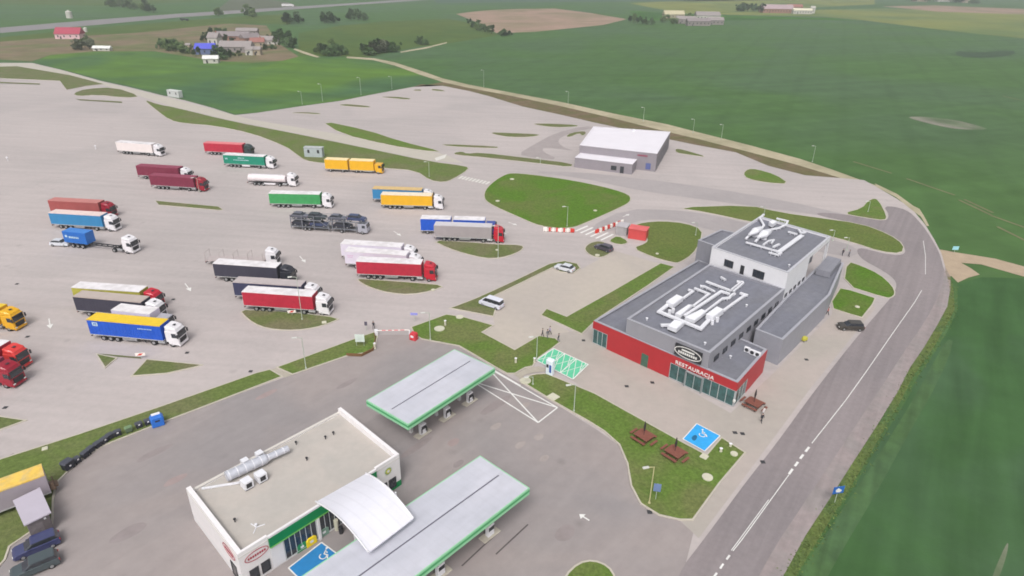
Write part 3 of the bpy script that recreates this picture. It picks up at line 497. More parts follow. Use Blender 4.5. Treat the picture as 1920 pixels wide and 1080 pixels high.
# roof plant of the tower
plant2 = empty('ventilation_plant', (0, 0, 0), 0, 'grey ducts, curved pipes and bulky fans on the high white tower roof', 'ducts'); zt = ZT-.4
c2 = lambda X, Y: (1370+X/9.6, 390+Y/9.6)
for pts, wd in (([(280, 605), (840, 765)], .4), ([(690, 785), (850, 830), (920, 800)], .35), ([(860, 790), (1290, 480)], 1.0), ([(1040, 415), (1200, 460)], .4), ([(1220, 375), (1260, 430)], .4), ([(1260, 440), (1350, 420)], .5),
                ([(830, 175), (1030, 225), (1000, 290), (870, 350), (730, 375)], .45), ([(600, 105), (525, 170), (600, 300), (555, 370)], .5), ([(590, 650), (690, 580), (780, 565), (740, 620)], .35), ([(770, 690), (880, 640)], .5), ([(280, 540), (340, 480)], .5), ([(450, 590), (520, 520)], .5)):
    duct(plant2, pts, c2, zt, wd, .3)
for a, b, r1, r2 in (((340, 480), (540, 370), .55, .8), ((500, 530), (700, 420), .6, .9)):
    p, q2 = G(*c2(*a), zt+1), G(*c2(*b), zt+1); p.z = q2.z = zt+1.05; m = p.lerp(q2, .5)
    q = MB().cyl(p, m, r1*.5, r2, n=14); q.cyl(m, q2, r2, r1*.8, n=14); q.box(m.x-.5, m.x+.5, m.y-.5, m.y+.5, zt-.02, zt+.5); q.build('fan', duct_m, plant2, smooth=False)
unit(plant2, [(690, 250), (760, 210), (830, 240), (760, 290)], c2, zt, .8)
# condensers on the low roof, roof vents
for i, (x, y) in enumerate(((1402, 650), (1412, 655), (1422, 659))):
    v = G(x, y, ZL+.6); e = empty('air_conditioner', (v.x, v.y, ZL-.44), R_(-43), ('leftmost', 'middle', 'rightmost')[i]+' of three white condensers on the low roof beside the grey wing', 'air conditioner', 'condensers on the low roof')
    MB().box(-.45, .45, -.2, .2, .1, .95, b=.04).build('casing', white_clad, e); MB().cyl((0, -.21, .52), (0, -.19, .52), .32, n=16).build('fan_grille', dark_m, e)
for i, (x, y, z) in enumerate(((1370, 668, ZL), (1322, 643, ZM), (1400, 572, ZM), (1213, 597, ZM), (1480, 497, ZT), (1265, 560, ZM))):
    v = G(x, y, z-.1); mb = MB().cyl((v.x, v.y, z-.45), (v.x, v.y, z-.1), .12, n=8); mb.cyl((v.x, v.y, z-.1), (v.x, v.y, z), .22, n=8); mb.build('roof_vent', duct_m, hot)

# ------------------------------------------------------------------ fuel shop
shop = empty('fuel_shop', (0, 0, 0), 0, 'white flat-roofed fuel station shop with green fascia and gravel-coloured roof', 'shop')
ZS = 5.0; MS, LS = fr((445, 1040), (748, 851), ZS); sl_ = loc(MS, G(349, 915, ZS)); DS = sl_[1]; sk = sl_[0]
SP = lambda x, y: W(MS, x+sk*y/DS, y)
shopw = mat('shop_white', (.72, .70, .71), .55, .04, .8); shopr = mat('shop_roof', (.46, .42, .385), .9, .05, .8, col2=(.43, .40, .37), scale2=.2)
foot = [SP(0, 0), SP(LS, 0), SP(LS, DS), SP(0, DS)]
block(shop, foot, .06, ZS-.55, shopw, shopr, mat('shop_trim', (.6, .57, .53), .6, .05, 2), par=.25, wid=.3)
q = MB(); q.poly([SP(-.02, -.02), SP(.5, -.02), SP(.5, DS+.02), SP(-.02, DS+.02)], 1.0, ZS); q.poly([SP(.5, -.021), SP(3.3, -.021), SP(3.3, .3), SP(.5, .3)], 1.0, ZS-.003); q.build('end_wall', mat('parapet_white', (.78, .75, .76), .5, .04, 1), shop)
q = MB(); q.poly([SP(LS-.45, -.02), SP(LS+.02, -.02), SP(LS+.02, DS+.02), SP(LS-.45, DS+.02)], 1.0, ZS)
q.poly([SP(LS-3.6, -.02), SP(LS-.45, -.02), SP(LS-.45, .3), SP(LS-3.6, .3)], 1.0, ZS); q.build('end_wall', mat('parapet_white', (.78, .75, .76), .5, .04, 1), shop)
green_p = mat('fascia_green', srgb(10, 130, 75), .4, .06, .5); lime_p = mat('fascia_lime', srgb(120, 190, 90), .45, .06, .8)
panel(shop, MS, 3.32, LS-3.62, 3.45, 4.72, green_p, 'green_fascia', y=-.1, t=.2); panel(shop, MS, 3.32, LS-3.62, 3.3, 3.44, lime_p, 'lime_strip', y=-.12, t=.22); panel(shop, MS, 3.3, LS-3.6, 4.73, 4.98, shopw, 'fascia_cap', y=-.06, t=.3)
window(shop, MS, .75, 1.75, .5, 2.0, 1, fm=dark_m, y=-.07); window(shop, MS, 2.05, 3.05, .5, 2.0, 1, fm=dark_m, y=-.07)
window(shop, MS, LS-3.3, LS-2.2, .5, 2.0, 1, fm=dark_m, y=-.07); window(shop, MS, LS-1.9, LS-.8, .5, 2.0, 1, fm=dark_m, y=-.07)
panel(shop, MS, 3.35, 4.8, .3, 3.25, white_clad, 'wall_panel', y=-.05)
window(shop, MS, 4.85, 8.9, .3, 3.25, 6, gm=glass_d, y=-.03); window(shop, MS, 9.3, 13.2, .3, 3.25, 6, gm=glass_d, y=-.03); window(shop, MS, 13.6, LS-3.7, .3, 3.25, 4, gm=glass_d, y=-.03)
for x in (8.95, 13.25): panel(shop, MS, x, x+.3, .1, 3.3, shopw, 'pilaster', y=-.15, t=.3)
panel(shop, MS, LS-3.6, LS, .1, .95, green_p, 'plinth', y=-.03, t=.04)
redl = mat('sign_red', srgb(175, 70, 80), .5)
q = MB(); q.M = MS; ring_sign(q, 1.85, 3.6, 1.35, .62, .08, -.1)
for i in range(8): q.box(.85+i*.26, 1.03+i*.26, -.1, -.07, 3.45, 3.72)
q.build('oval_sign', redl, shop)
MS2 = Matrix.Translation((foot[3][0], foot[3][1], 0)) @ Matrix.Rotation(math.atan2(foot[0][1]-foot[3][1], foot[0][0]-foot[3][0]), 4, 'Z')
q = MB(); q.M = MS2; ring_sign(q, DS-2.4, 3.6, 1.5, .62, .08, -.1)
for i in range(8): q.box(DS-3.4+i*.26, DS-3.22+i*.26, -.1, -.07, 3.45, 3.72)
q.build('oval_sign', redl, shop); window(shop, MS2, DS-2.6, DS-1.2, .2, 2.2, 1, fm=dark_m, y=-.05)
# flower-like round emblem of petals
q = MB(); q.M = MS
for ring, (r0, r1, mi) in enumerate(((.34, .58, 0), (.2, .38, 1))):
    for k in range(16):
        an = 2*math.pi*(k+.5*ring)/16; an2 = an+2*math.pi/32; an0 = an-2*math.pi/32; y = -.08-ring*.012; X, Z = LS-1.85, 3.5
        v = [(X+r0*math.cos(an0), y, Z+r0*math.sin(an0)), (X+r0*math.cos(an2), y, Z+r0*math.sin(an2)), (X+r1*math.cos(an), y, Z+r1*math.sin(an))]
        q.add(v+[(a, y+.01, c) for a, b, c in v], [(0, 1, 2), (5, 4, 3), (0, 3, 4, 1), (1, 4, 5, 2), (2, 5, 3, 0)], mi)
q.cyl((LS-1.85, -.07, 3.5), (LS-1.85, -.1, 3.5), .36, n=20, mi=1)
q.cyl((LS-1.85, -.1, 3.5), (LS-1.85, -.115, 3.5), .2, n=20, mi=2)
q.build('round_emblem', [mat('emblem_green', srgb(100, 150, 50), .5), mat('emblem_yellow', srgb(200, 200, 70), .5), white_clad], shop)
# pipes and units on the shop roof
sv = empty('ventilation_plant', (0, 0, 0), 0, 'fat silver duct with boxy fans along the back edge of the fuel shop roof', 'ducts'); zs = ZS-.8
p, q2 = G(424, 893, zs+.9), G(540, 840, zs+.9); p.z = q2.z = zs+.85; m = p.lerp(q2, .62)
q = MB().cyl(p, m, .62, n=18); q.cyl(m, m.lerp(q2, .12), .62, .42, n=18); q.cyl(m.lerp(q2, .12), q2, .42, .42, n=18)
q.build('duct', mat('silver_metal', (.55, .56, .62), .35, .1, 2, metal=.3), sv, smooth=False)
for k in range(8): c = p.lerp(q2, k/8+.04); a = (q2-p).normalized()*.05; MB().cyl(c-a, c+a, .66 if k < 5 else .46, n=18).build('joint', duct_m, sv)
for x, y, a_, h_ in ((459, 864, .8, .8), (486, 850, .8, .8), (462, 902, 1.1, 1.0), (488, 889, 1.1, 1.0)):
    v = MS.inverted() @ G(x, y, zs+h_); qq = MB(); qq.M = MS; qq.box(v.x-a_/2, v.x+a_/2, v.y-a_/2, v.y+a_/2, zs+.2, zs+.2+h_); oo = qq.build('fan_unit', duct_m, sv)
    qq = MB(); qq.M = MS; qq.box(v.x-a_*.3, v.x+a_*.3, v.y-a_/2-.03, v.y-a_/2, zs+.4, zs+.1+h_*.9); qq.build('grille', dark_m, oo); qq = MB(); qq.M = MS; qq.box(v.x-a_*.4, v.x+a_*.4, v.y-a_*.4, v.y+a_*.4, zs-.02, zs+.2); qq.build('frame', dark_m, oo)
duct(sv, [(345+330/3.177-0, 740+520/3.177), (378, 915)], lambda a, b: (a, b), zs, .25, .2, .1)
for x, y in ((480, 985), (555, 830), (610, 820), (625, 812), (440, 975), (575, 860)):
    v = G(x, y, zs+.3); mb = MB().cyl((v.x, v.y, zs), (v.x, v.y, zs+.45), .07, n=6); mb.cyl((v.x, v.y, zs+.4), (v.x, v.y, zs+.5), .16, n=8)
    if x == 480: [mb.bar((v.x, v.y, zs), (v.x+.9*math.cos(a), v.y+.9*math.sin(a), zs), .08, .08) for a in (.5, 2.6, 4.7)]
    mb.build('roof_vent', dark_m if x != 480 else duct_m, shop)
# ------------------------------------------------------------------ canopies
can_roof = mat('canopy_roof', (.54, .54, .60), .5, .05, .5, col2=(.50, .505, .565), scale2=.12, stripes=(1.1, -50, .025, .3), streak=(50, 6, 1.0, .05)); can_u = mat('canopy_underside', (.5, .5, .5), .6)
mint = mat('canopy_mint', srgb(150, 205, 165), .5, .05, .5); mintd = mat('canopy_green', srgb(70, 160, 100), .5, .05, .5)
def fuel_pump(parent_M, x, y, rz, label):
    v = parent_M @ Vector((x, y, 0)); e = empty('fuel_pump', (v.x, v.y, .06), rz, label, 'fuel pump', 'fuel pumps under the canopies')
    MB().box(-1.3, 1.3, -.55, .55, 0, .14, b=.05).build('island', kerb_m, e)
    MB().box(-.5, .5, -.28, .28, .14, 1.75, b=.05).build('body', white_clad, e); MB().box(-.42, .42, -.3, .3, .95, 1.5).build('display', dark_m, e)
    for s in (-1, 1):
        q = MB().box(s*.42-.08, s*.42+.08, -.35, -.28, .5, 1.2); q.cyl((s*.45, -.34, 1.2), (s*.6, -.42, .5), .025, n=6); q.cyl((s*.6, -.42, .5), (s*.45, -.34, .3), .025, n=6); q.build('hose', dark_m, e)
    return e
def canopy(corner, along, side_px, L, wd, z, n_col, label, ulist, vcol):
    M, _ = fr(corner, along, z); s = 1 if (M.inverted() @ Vector((*G(*side_px, z)[:2], 0))).y > 0 else -1
    e = empty('fuel_canopy', (0, 0, 0), 0, label, 'canopy', 'fuel station canopies'); y0, y1 = sorted((0, s*wd))
    def mk(nm, m, bx):
        q = MB(); q.M = M; [q.box(*b) for b in bx]; return q.build(nm, m, e)
    mk('roof', can_roof, [(.12, L-.12, y0+.12, s*wd/2-.1 if s > 0 else -wd/2-.1, z-.12, z-.02), (.12, L-.12, (s*wd/2)+.1, y1-.12, z-.12, z-.02)])
    mk('gutter', mat('gutter_dark', (.13, .125, .16), .6), [(.9, L-.9, s*wd/2-.1, s*wd/2+.1, z-.14, z-.06)])
    mk('ridge_end', can_roof, [(.12, .9, s*wd/2-.1, s*wd/2+.1, z-.12, z-.02), (L-.9, L-.12, s*wd/2-.1, s*wd/2+.1, z-.12, z-.02)])
    for nm, m, a, b, o in (('fascia', mint, z-.95, z-.55, 0), ('fascia_stripe', mintd, z-.55, z-.25, .015), ('fascia_cap', mint, z-.25, z, 0)):
        mk(nm, m, [(-o, L+o, y0-o, y0+.12, a, b), (-o, L+o, y1-.12, y1+o, a, b), (-o, .12, y0+.12, y1-.12, a, b), (L-.12, L+o, y0+.12, y1-.12, a, b)])
    mk('ceiling', can_u, [(.12, L-.12, y0+.12, y1-.12, z-.93, z-.83)])
    for k, u in enumerate(ulist):
        for vv in vcol: mk('column', mat('column_white', (.6, .6, .6), .5), [(u-.2, u+.2, s*vv-.2, s*vv+.2, .06, z-.93)])
    return e, M, s
c1_, M1, s1 = canopy((765, 796), (928, 690), (700, 745), 17.6, 8.3, 5.3, 3, 'fuel canopy with pale roof and mint fascia beside the lawn, the whole roof in view', (3.6, 8.6, 13.5), (3.6,))
for i, u in enumerate((4.4, 9.3, 14.2)): fuel_pump(M1, u, s1*2.1, math.atan2(M1[1][0], M1[0][0]), ('pump nearest the shop under the farther canopy', 'middle pump under the farther canopy', 'pump nearest the white cross marking under the farther canopy')[i])
for i, u in enumerate((4.4, 9.3, 14.2)): fuel_pump(M1, u, s1*6.2, math.atan2(M1[1][0], M1[0][0]), ('hidden pump at the shop end, back row of the farther canopy', 'hidden middle pump, back row of the farther canopy', 'hidden pump at the lawn end, back row of the farther canopy')[i]) if 0 else None
c2_, M2, s2 = canopy((993, 915), (780, 1080), (899, 856), 27.0, 8.1, 5.3, 4, 'large fuel canopy with pale roof in front of the shop, running out of the picture', (3.6, 11, 18.5, 25), (3.2,))
for i, u in enumerate((4.6, 12.2)): fuel_pump(M2, u, s2*1.9, math.atan2(M2[1][0], M2[0][0]), ('pump under the outer end of the large front canopy', 'pump further along under the large front canopy')[i])
# curved entrance canopy of the shop
ac = empty('curved_canopy', (0, 0, 0), 0, 'white curved canopy sweeping from the shop entrance over the front fuel canopy', 'canopy')
pA0, pA1 = loc(MS, G(592, 941, 5.1)), loc(MS, G(686, 888, 5.1)); pB0, pB1 = loc(MS, G(691, 1036, 6.3)), loc(MS, G(775, 972, 6.3)); N = 12
arch = mat('white_membrane', (.74, .735, .80), .5, .04, .4, stripes=(1.3, -48, .05, .02)); v = []
for t in range(N+1):
    k = t/N; z = 5.1+(6.3-5.1)*k+1.0*math.sin(math.pi*k)
    a = Vector(pA0).lerp(Vector(pB0), k); b = Vector(pA1).lerp(Vector(pB1), k); v += [(a.x, a.y, z), (b.x, b.y, z), (a.x, a.y, z-.14), (b.x, b.y, z-.14)]
f = []
for t in range(N): o = t*4; f += [(o, o+4, o+5, o+1), (o+2, o+3, o+7, o+6), (o, o+2, o+6, o+4), (o+1, o+5, o+7, o+3)]
f += [(0, 1, 3, 2), (N*4, N*4+2, N*4+3, N*4+1)]
q = MB(); q.M = MS; q.add(v, f); q.build('roof', arch, ac)
for (a, b) in ((pA0, pB0), (pA1, pB1)):
    q = MB(); q.M = MS
    for t in range(N):
        k0, k1 = t/N, (t+1)/N; P0, P1 = Vector(a).lerp(Vector(b), k0), Vector(a).lerp(Vector(b), k1)
        q.cyl((P0.x, P0.y, 5.18+1.2*k0+math.sin(math.pi*k0)), (P1.x, P1.y, 5.18+1.2*k1+math.sin(math.pi*k1)), .09, n=6)
    q.build('rim', white_clad, ac)
for x in (pA0[0]+.4, pA1[0]-.5): q = MB(); q.M = MS; q.cyl((x, -6.2, .06), (x, -6.2, 6.5), .12, n=10); q.build('support_post', white_clad, ac)
# ------------------------------------------------------------------ car wash
wash = empty('car_wash', (0, 0, 0), 0, 'grey wash hall with white flat roof and row of bay doors', 'car wash')
ZW = 6.0; MWs, LW = fr((1087, 272), (1232, 288), ZW); wb = loc(MWs, G(1257, 247, ZW)); wl = loc(MWs, G(1113, 237, ZW)); kx = wb[0]-LW
washg = mat('wash_cladding', (.27, .245, .27), .6, .06, .5); washr = mat('wash_roof', (.74, .71, .76), .6, .03, .2)
block(wash, [W(MWs, 0, 0), W(MWs, LW, 0), W(MWs, *wb), W(MWs, *wl)], .05, ZW, washg, washr, washr, par=.15)
l0, l1 = loc(MWs, G(1078, 295, 3.4)), loc(MWs, G(1186, 308, 3.4))
block(wash, [W(MWs, l0[0], l0[1]), W(MWs, l1[0], l1[1]), W(MWs, l1[0], -.02), W(MWs, l0[0], -.02)], .05, 3.4, washg, washr, washr, par=.12)
MWR, LWR = fr((1232, 288), (1257, 247), ZW)
for i in range(6): x = 2.2+i*(LWR-3.5)/6; panel(wash, MWR, x, x+3.4, .1, 4.2, mat('bay_door', (.10, .10, .12), .4), 'bay_door', y=-.05)
panel(wash, MWs, LW-6.2, LW-2.9, 4.6, 5.1, mat('sign_maroon', srgb(140, 75, 95), .5), 'sign_board', y=-.06)
panel(wash, MWs, LW-3.2, LW-1.6, .6, 2.6, mat('sign_blue', srgb(90, 100, 150), .5), 'sign_board', y=-.06)
ML, _ = fr((1078, 295), (1186, 308), 3.4); window(wash, ML, 12.2, 14.0, .8, 2.2, 1, fm=dark_m); window(wash, ML, 15.2, 16.4, .1, 2.3, 1, fm=dark_m)
v = G(1188, 245, ZW); MB().box(v.x-.5, v.x+.5, v.y-.5, v.y+.5, ZW-.14, ZW+.5).build('roof_vent', duct_m, wash)
# ------------------------------------------------------------------ small buildings
def shed(base_px, wd, dp, h, rz, name, label, cat, wm, rm, door=None):
    v = G(*base_px); e = empty(name, (v.x, v.y, .06), R_(rz), label, cat)
    MB().box(-wd/2, wd/2, -dp/2, dp/2, 0, h).build('wall', wm, e); MB().box(-wd/2-.12, wd/2+.12, -dp/2-.12, dp/2+.12, h, h+.14).build('roof', rm, e)
    if door: MB().box(-.45, .45, -dp/2-.04, -dp/2+.01, .05, 2.0).build('door', door, e)
    for x in ((-wd*.25, wd*.28) if name in ('shelter',) else ()): MB().box(x-.35, x+.35, -dp/2-.05, -dp/2+.02, h*.45, h*.8).build('louvre', dark_m, e)
    return e
redb = mat('kiosk_red', srgb(200, 75, 75), .5, .06, 1)
shed((1196, 446), 4.3, 3.0, 2.5, -22, 'kiosk', 'small red metal kiosk on the lawn by the zebra crossing', 'kiosk', redb, mat('kiosk_roof', srgb(215, 100, 100), .5), None)
shed((1167, 438), 2.6, 3.2, 2.2, -22, 'utility_cabinet', 'pale grey utility cabinet joined to the side of the red kiosk', 'cabinet', mat('cab_grey', (.36, .34, .35), .6), mat('cab_top', (.45, .42, .44), .6))
gl = mat('hazy_panel', (.40, .45, .46), .5, .08, 1)
shed((590, 294), 6.2, 2.0, 3.2, -4, 'shelter', 'pale blue-grey boxy shelter on the grass behind the yellow double truck', 'shelter', gl, mat('shelter_top', (.45, .47, .48), .5))
shed((329, 182), 8.0, 2.2, 3.0, -27, 'shelter', 'long pale container shed beside the far access road', 'shed', mat('shed_white', (.5, .52, .51), .6), mat('shed_top', (.6, .62, .6), .6))
hut = empty('utility_building', (0, 0, 0), 0, 'square grey hut with pale lilac flat roof beside the parked dark cars', 'hut')
HP_ = [tuple(G(*q, 2.7)[:2]) for q in ((45, 986), (96, 961), (75, 914), (24, 939))]; hi = inset(HP_, .25)[1]
MB().poly(hi, .06, 2.6).build('wall', mat('hut_wall', (.19, .165, .175), .8, .15, 3), hut); MB().poly(HP_, 2.6, 2.74).build('roof', mat('hut_roof', (.46, .42, .49), .7, .04, .6), hut)
MH, LH = fr((45, 986), (96, 961), 2.7); panel(hut, MH, LH*.62, LH*.88, .1, 2.1, mat('hut_door', (.14, .12, .125), .6), 'door', y=.22); panel(hut, MH, LH*.7, LH*.78, 2.1, 2.35, white_clad, 'lamp', y=.2)
# ================================================================== VEHICLES
rubber = mat('tyre_rubber', (.02, .02, .022), .85, .2, 5); rim_m = mat('wheel_rim', (.35, .35, .36), .4, .15, 4, metal=.4); chass_m = mat('chassis_dark', (.045, .045, .05), .7, .2, 2)
lampw = mat('headlight_glass', (.75, .75, .72), .2, .05, 4); lampr = mat('tail_light_red', (.4, .02, .02), .3, .1, 4); lamp_o = mat('marker_orange', (.6, .2, .02), .3)
WM = {}
def wheel(parent, x, y, r=.5, wd=.3):
    s = 1 if y > 0 else -1; key = (r, wd, s)
    if key not in WM:
        t = MB().cyl((0, -s*wd/2, 0), (0, s*wd/2, 0), r, n=16); t.v; o = t.build('wheel', rubber)
        i = MB().cyl((0, s*wd/2-.02, 0), (0, s*wd/2+.015, 0), r*.56, n=12); i.cyl((0, s*wd/2, 0), (0, s*wd/2+.05, 0), r*.2, n=8, mi=0); ii = i.build('rim', rim_m)
        WM[key] = (o.data, ii.data); bpy.data.objects.remove(o); bpy.data.objects.remove(ii)
    a = bpy.data.objects.new('wheel', WM[key][0]); b = bpy.data.objects.new('rim', WM[key][1]); COL.objects.link(a); COL.objects.link(b); a.parent = parent; b.parent = a; a.location = (x, y, r)
CW = 2.5
def cab(parent, x0, cm, high=True):
    "tractor cab whose rear wall stands at x0 (2.35 m long)"
    y0, y1 = -CW/2, CW/2; X = lambda p: [(x0+a, b) for a, b in p]
    c = MB().prism(X([(0, .95), (.35, .95), (.45, .45), (2.3, .35), (2.36, .5), (2.36, 1.75), (2.22, 2.9), (2.1, 3.02), (.05, 3.02), (0, 2.9)]), y0, y1, .10); o = c.build('cab', cm, parent)
    if high:
        MB().prism(X([(.02, 3.0), (2.12, 3.0), (1.95, 3.35), (1.2, 3.72), (.35, 3.86), (.05, 3.8)]), y0+.06, y1-.06, .22).build('roof_fairing', cm, o)
        MB().box(x0+1.05, x0+1.45, -.25, .25, 3.74, 3.79).build('roof_hatch', dark_m, o)
    MB().slab((x0+2.375, y0+.14, 1.82), (x0+2.375, y1-.14, 1.82), (x0+2.26, y1-.2, 2.72), (x0+2.26, y0+.2, 2.72), .02).build('windscreen', glass_d, o)
    MB().box(x0+2.2, x0+2.48, y0+.15, y1-.15, 2.76, 2.9).build('sun_visor', dark_m, o)
    MB().box(x0+2.36, x0+2.4, y0+.35, y1-.35, .78, 1.62).build('grille', dark_m, o); MB().box(x0+2.2, x0+2.44, y0+.03, y1-.03, .32, .62, b=.04).build('bumper', cm, o)
    for s in (-1, 1):
        MB().slab((x0+1.2, s*(CW/2+.005), 1.85), (x0+2.1, s*(CW/2+.005), 1.85), (x0+2.02, s*(CW/2+.005), 2.65), (x0+1.2, s*(CW/2+.005), 2.65), .012).build('side_window', glass_d, o)
        MB().box(x0+2.34, x0+2.42, s*.95-.2, s*.95+.2, .66, .86).build('headlight', lampw, o)
        q = MB().box(x0+2.25, x0+2.5, s*(CW/2+.16)-.07, s*(CW/2+.16)+.07, 1.9, 2.55); q.box(x0+2.3, x0+2.36, min(s*CW/2, s*(CW/2+.16)), max(s*CW/2, s*(CW/2+.16)), 2.5, 2.54); q.build('mirror', dark_m, o)
    return o
def cargo(parent, x0, x1, side, roof, zb=1.15, zt=4.0, kind='curtain', rear=None, decor=None):
    y0, y1 = -1.275, 1.275
    q = MB().box(x0, x1, y0, y1, zb, zt-.03)
    if kind == 'curtain':
        n = int((x1-x0)/.62)
        for i in range(1, n):
            x = x0+(x1-x0)*i/n
            for y in (y0, y1): q.box(x-.03, x+.03, y-.018, y+.018, zb+.2, zt-.22)
    o = q.build('cargo_box', side, parent)
    MB().box(x0+.03, x1-.03, y0+.03, y1-.03, zt-.03, zt+.02).build('roof', roof, o)
    rail = mat('trailer_rail', (.42, .42, .42), .5, .06, 2)
    q = MB().box(x0-.02, x1+.02, y0-.03, y1+.03, zb-.12, zb+.02); q.build('bottom_rail', rail, o)
    q = MB()
    for y in (y0-.01, y1+.01): q.box(x0, x1, y-.02, y+.02, zt-.13, zt-.01)
    q.build('top_rail', roof, o)
    q = MB().box(x0-.05, x0-.005, y0+.05, -.02, zb+.05, zt-.1); q.box(x0-.05, x0-.005, .02, y1-.05, zb+.05, zt-.1); q.build('rear_door', rear or roof, o)
    return o
def chassis(parent, x0, x1, rails=True):
    q = MB()
    for y in (-.45, .45): q.box(x0, x1, y-.08, y+.08, .82, 1.06)
    for k in range(int((x1-x0)/1.5)+1): q.box(x0+k*1.5, x0+k*1.5+.12, -.45, .45, .88, 1.02)
    q.build('chassis', chass_m, parent)
def skirts(parent, x0, x1, m, z0=.5, z1=.95):
    for s in (-1, 1): MB().box(x0, x1, s*1.2-.04, s*1.2+.04, z0, z1, b=.02).build('side_guard', m, parent)
def rear_lights(parent, x):
    MB().box(x-.08, x, -1.2, 1.2, .62, .78).build('rear_bumper', chass_m, parent)
    for s in (-1, 1): MB().box(x-.11, x-.07, s*1.0-.18, s*1.0+.18, .8, .95).build('tail_light', lampr, parent)
def tractor_under(parent, xc, cm):
    "frame, wheels, tanks of a 4x2 tractor whose cab rear is at xc"
    chassis(parent, xc-2.9, xc+2.2); 
    for s in (-1, 1):
        wheel(parent, xc+1.0, s*1.08, .5, .3); wheel(parent, xc-2.45, s*1.0, .5, .5)
        MB().cyl((xc-1.55, s*1.0, .68), (xc-.3, s*1.0, .68), .3, n=12).build('fuel_tank', rim_m, parent)
TRUCKS = 'trucks standing in the lorry park'
def place(p1, p2, z=4.0, L=13.6, side='near'):
    a, b = G(*p1, z), G(*p2, z); dd = (b-a); ang = math.atan2(dd.y, dd.x); m = (a+b)/2; u = dd.normalized(); n = Vector((-u.y, u.x, 0))
    o = m-u*L/2+n*1.275; return (o.x, o.y, .055), ang
def semi(p1, p2, side, roof, cabm, label, kind='curtain', rear=None, L=13.6, z=4.0, zb=1.15, guard=None, name='articulated_truck'):
    lc, an = place(p1, p2, z, L); e = empty(name, lc, an, label, 'truck', TRUCKS)
    b = cargo(e, 0, L, side, roof, zb, z, kind, rear); chassis(e, .2, L-.3); rear_lights(e, .05)
    for x in (2.3, 3.6, 4.9):
        for s in (-1, 1): wheel(e, x, s*1.05, .5, .38)
    for s in (-1, 1): MB().box(L-3.9, L-3.7, s*.8-.08, s*.8+.08, .2, 1.0).build('landing_leg', chass_m, e)
    skirts(e, 5.9, 8.6, guard or rim_m); MB().box(5.7, 6.9, -.9, .9, .55, .9).build('pallet_box', chass_m, e)
    tractor_under(e, L+.5, cabm); cab(e, L+.5, cabm); return e, b
W_ = paint('white_paint', 225, 222, 226); Wr = mat('white_tarp_roof', (.76, .73, .75), .6, .05, 1.2, col2=(.64, .61, .62), scale2=.5); RED = paint('truck_red', 190, 35, 55); REDT = mat('red_curtain', srgb(178, 40, 62), .55, .13, 1.1)
MAR = mat('maroon_curtain', srgb(122, 42, 66), .6, .13, 1.1); MARR = mat('maroon_roof', srgb(140, 62, 84), .6, .06, .7); BLK = mat('black_curtain', srgb(62, 60, 74), .6, .1, .7); BLKP = paint('black_paint', 46, 46, 56)
BLU = mat('blue_curtain', srgb(28, 84, 190), .5, .13, 1.1); BLU2 = mat('sky_blue_curtain', srgb(52, 128, 178), .55, .06, .7); YEL = mat('yellow_curtain', srgb(225, 172, 30), .5, .06, .7); YELR = mat('yellow_roof', srgb(225, 190, 45), .55, .07, .6)
GRN = mat('green_curtain', srgb(62, 150, 88), .55, .13, 1.1); TEAL = mat('teal_curtain', srgb(28, 135, 110), .55, .06, .7); GRY = mat('grey_curtain', srgb(160, 152, 154), .6, .06, .7); GRYR = mat('grey_tarp_roof', srgb(178, 168, 168), .7, .07, .7)
NAVY = mat('navy_curtain', srgb(58, 60, 88), .6, .08, .7); CREAM = mat('cream_roof', srgb(215, 195, 150), .6, .06, .7); ORYEL = paint('amber_paint', 226, 170, 28); BLUP = paint('blue_paint', 45, 70, 150); FADED = mat('faded_red', srgb(160, 80, 78), .65, .1, .7); LIL = mat('white_curtain', srgb(214, 206, 220), .6, .05, .7)
DKP = paint('dark_green_paint', 50, 66, 66); DRED = paint('dark_red_paint', 150, 28, 48)
def marks(box, items, m, y=-1.30, nm='lettering'):
    q = MB()
    for x0, x1, z0, z1 in items: q.box(x0, x1, y-.012, y+.004, z0, z1)
    q.build(nm, m, box)
lt = mat('pale_lettering', srgb(190, 215, 225), .5, .1, 2)
def words(x, z, n, h, wd, gap=.35): return [(x+i*wd*(1+gap), x+i*wd*(1+gap)+wd*random.uniform(.7, 1), z, z+h) for i in range(n)]
random.seed(11)
t, b = semi((160, 599), (301, 612), BLU, YELR, W_, 'truck with blue sides and bright yellow roof, white cab, nearest of its row'); marks(b, [(.9, 1.1, 2.9, 3.5), (.9, 1.9, 3.4, 3.55), (1.7, 1.9, 2.9, 3.5), (.9, 1.9, 2.85, 2.98), (1.2, 1.6, 3.1, 3.25)]+words(9.3, 3.0, 9, .16, .22), lt)
t, b = semi((135, 556), (265, 567.5), BLK, mat('beige_tarp_roof', srgb(178, 165, 158), .7, .06, .6), W_, 'truck with black sides and beige roof, white cab, second row back from the blue one')
t, b = semi((134, 539), (260, 547.5), mat('olive_curtain', srgb(170, 165, 70), .6), Wr, RED, 'truck with yellow-olive sides, white roof and red cab, farthest of the left row')
semi((452.5, 547), (585, 556), REDT, Wr, W_, 'truck with red sides and white cab beside the grass island with the lamp')
semi((435, 529), (565, 537), NAVY, GRYR, W_, 'truck with navy sides, grey roof and white cab just behind the red and white one')
semi((400, 494), (516, 502), BLK, Wr, BLKP, 'truck with black sides, white roof and black cab')
semi((637.5, 457), (752.5, 464), LIL, Wr, W_, 'all white truck, rear one of the white pair')
t, b = semi((645, 471), (762, 479.5), LIL, Wr, W_, 'all white truck with faint pink lettering at its tail, front one of the white pair'); marks(b, words(.6, 3.0, 5, .14, .2)+words(.7, 2.6, 4, .14, .2), mat('pink_lettering', srgb(205, 150, 190), .5))
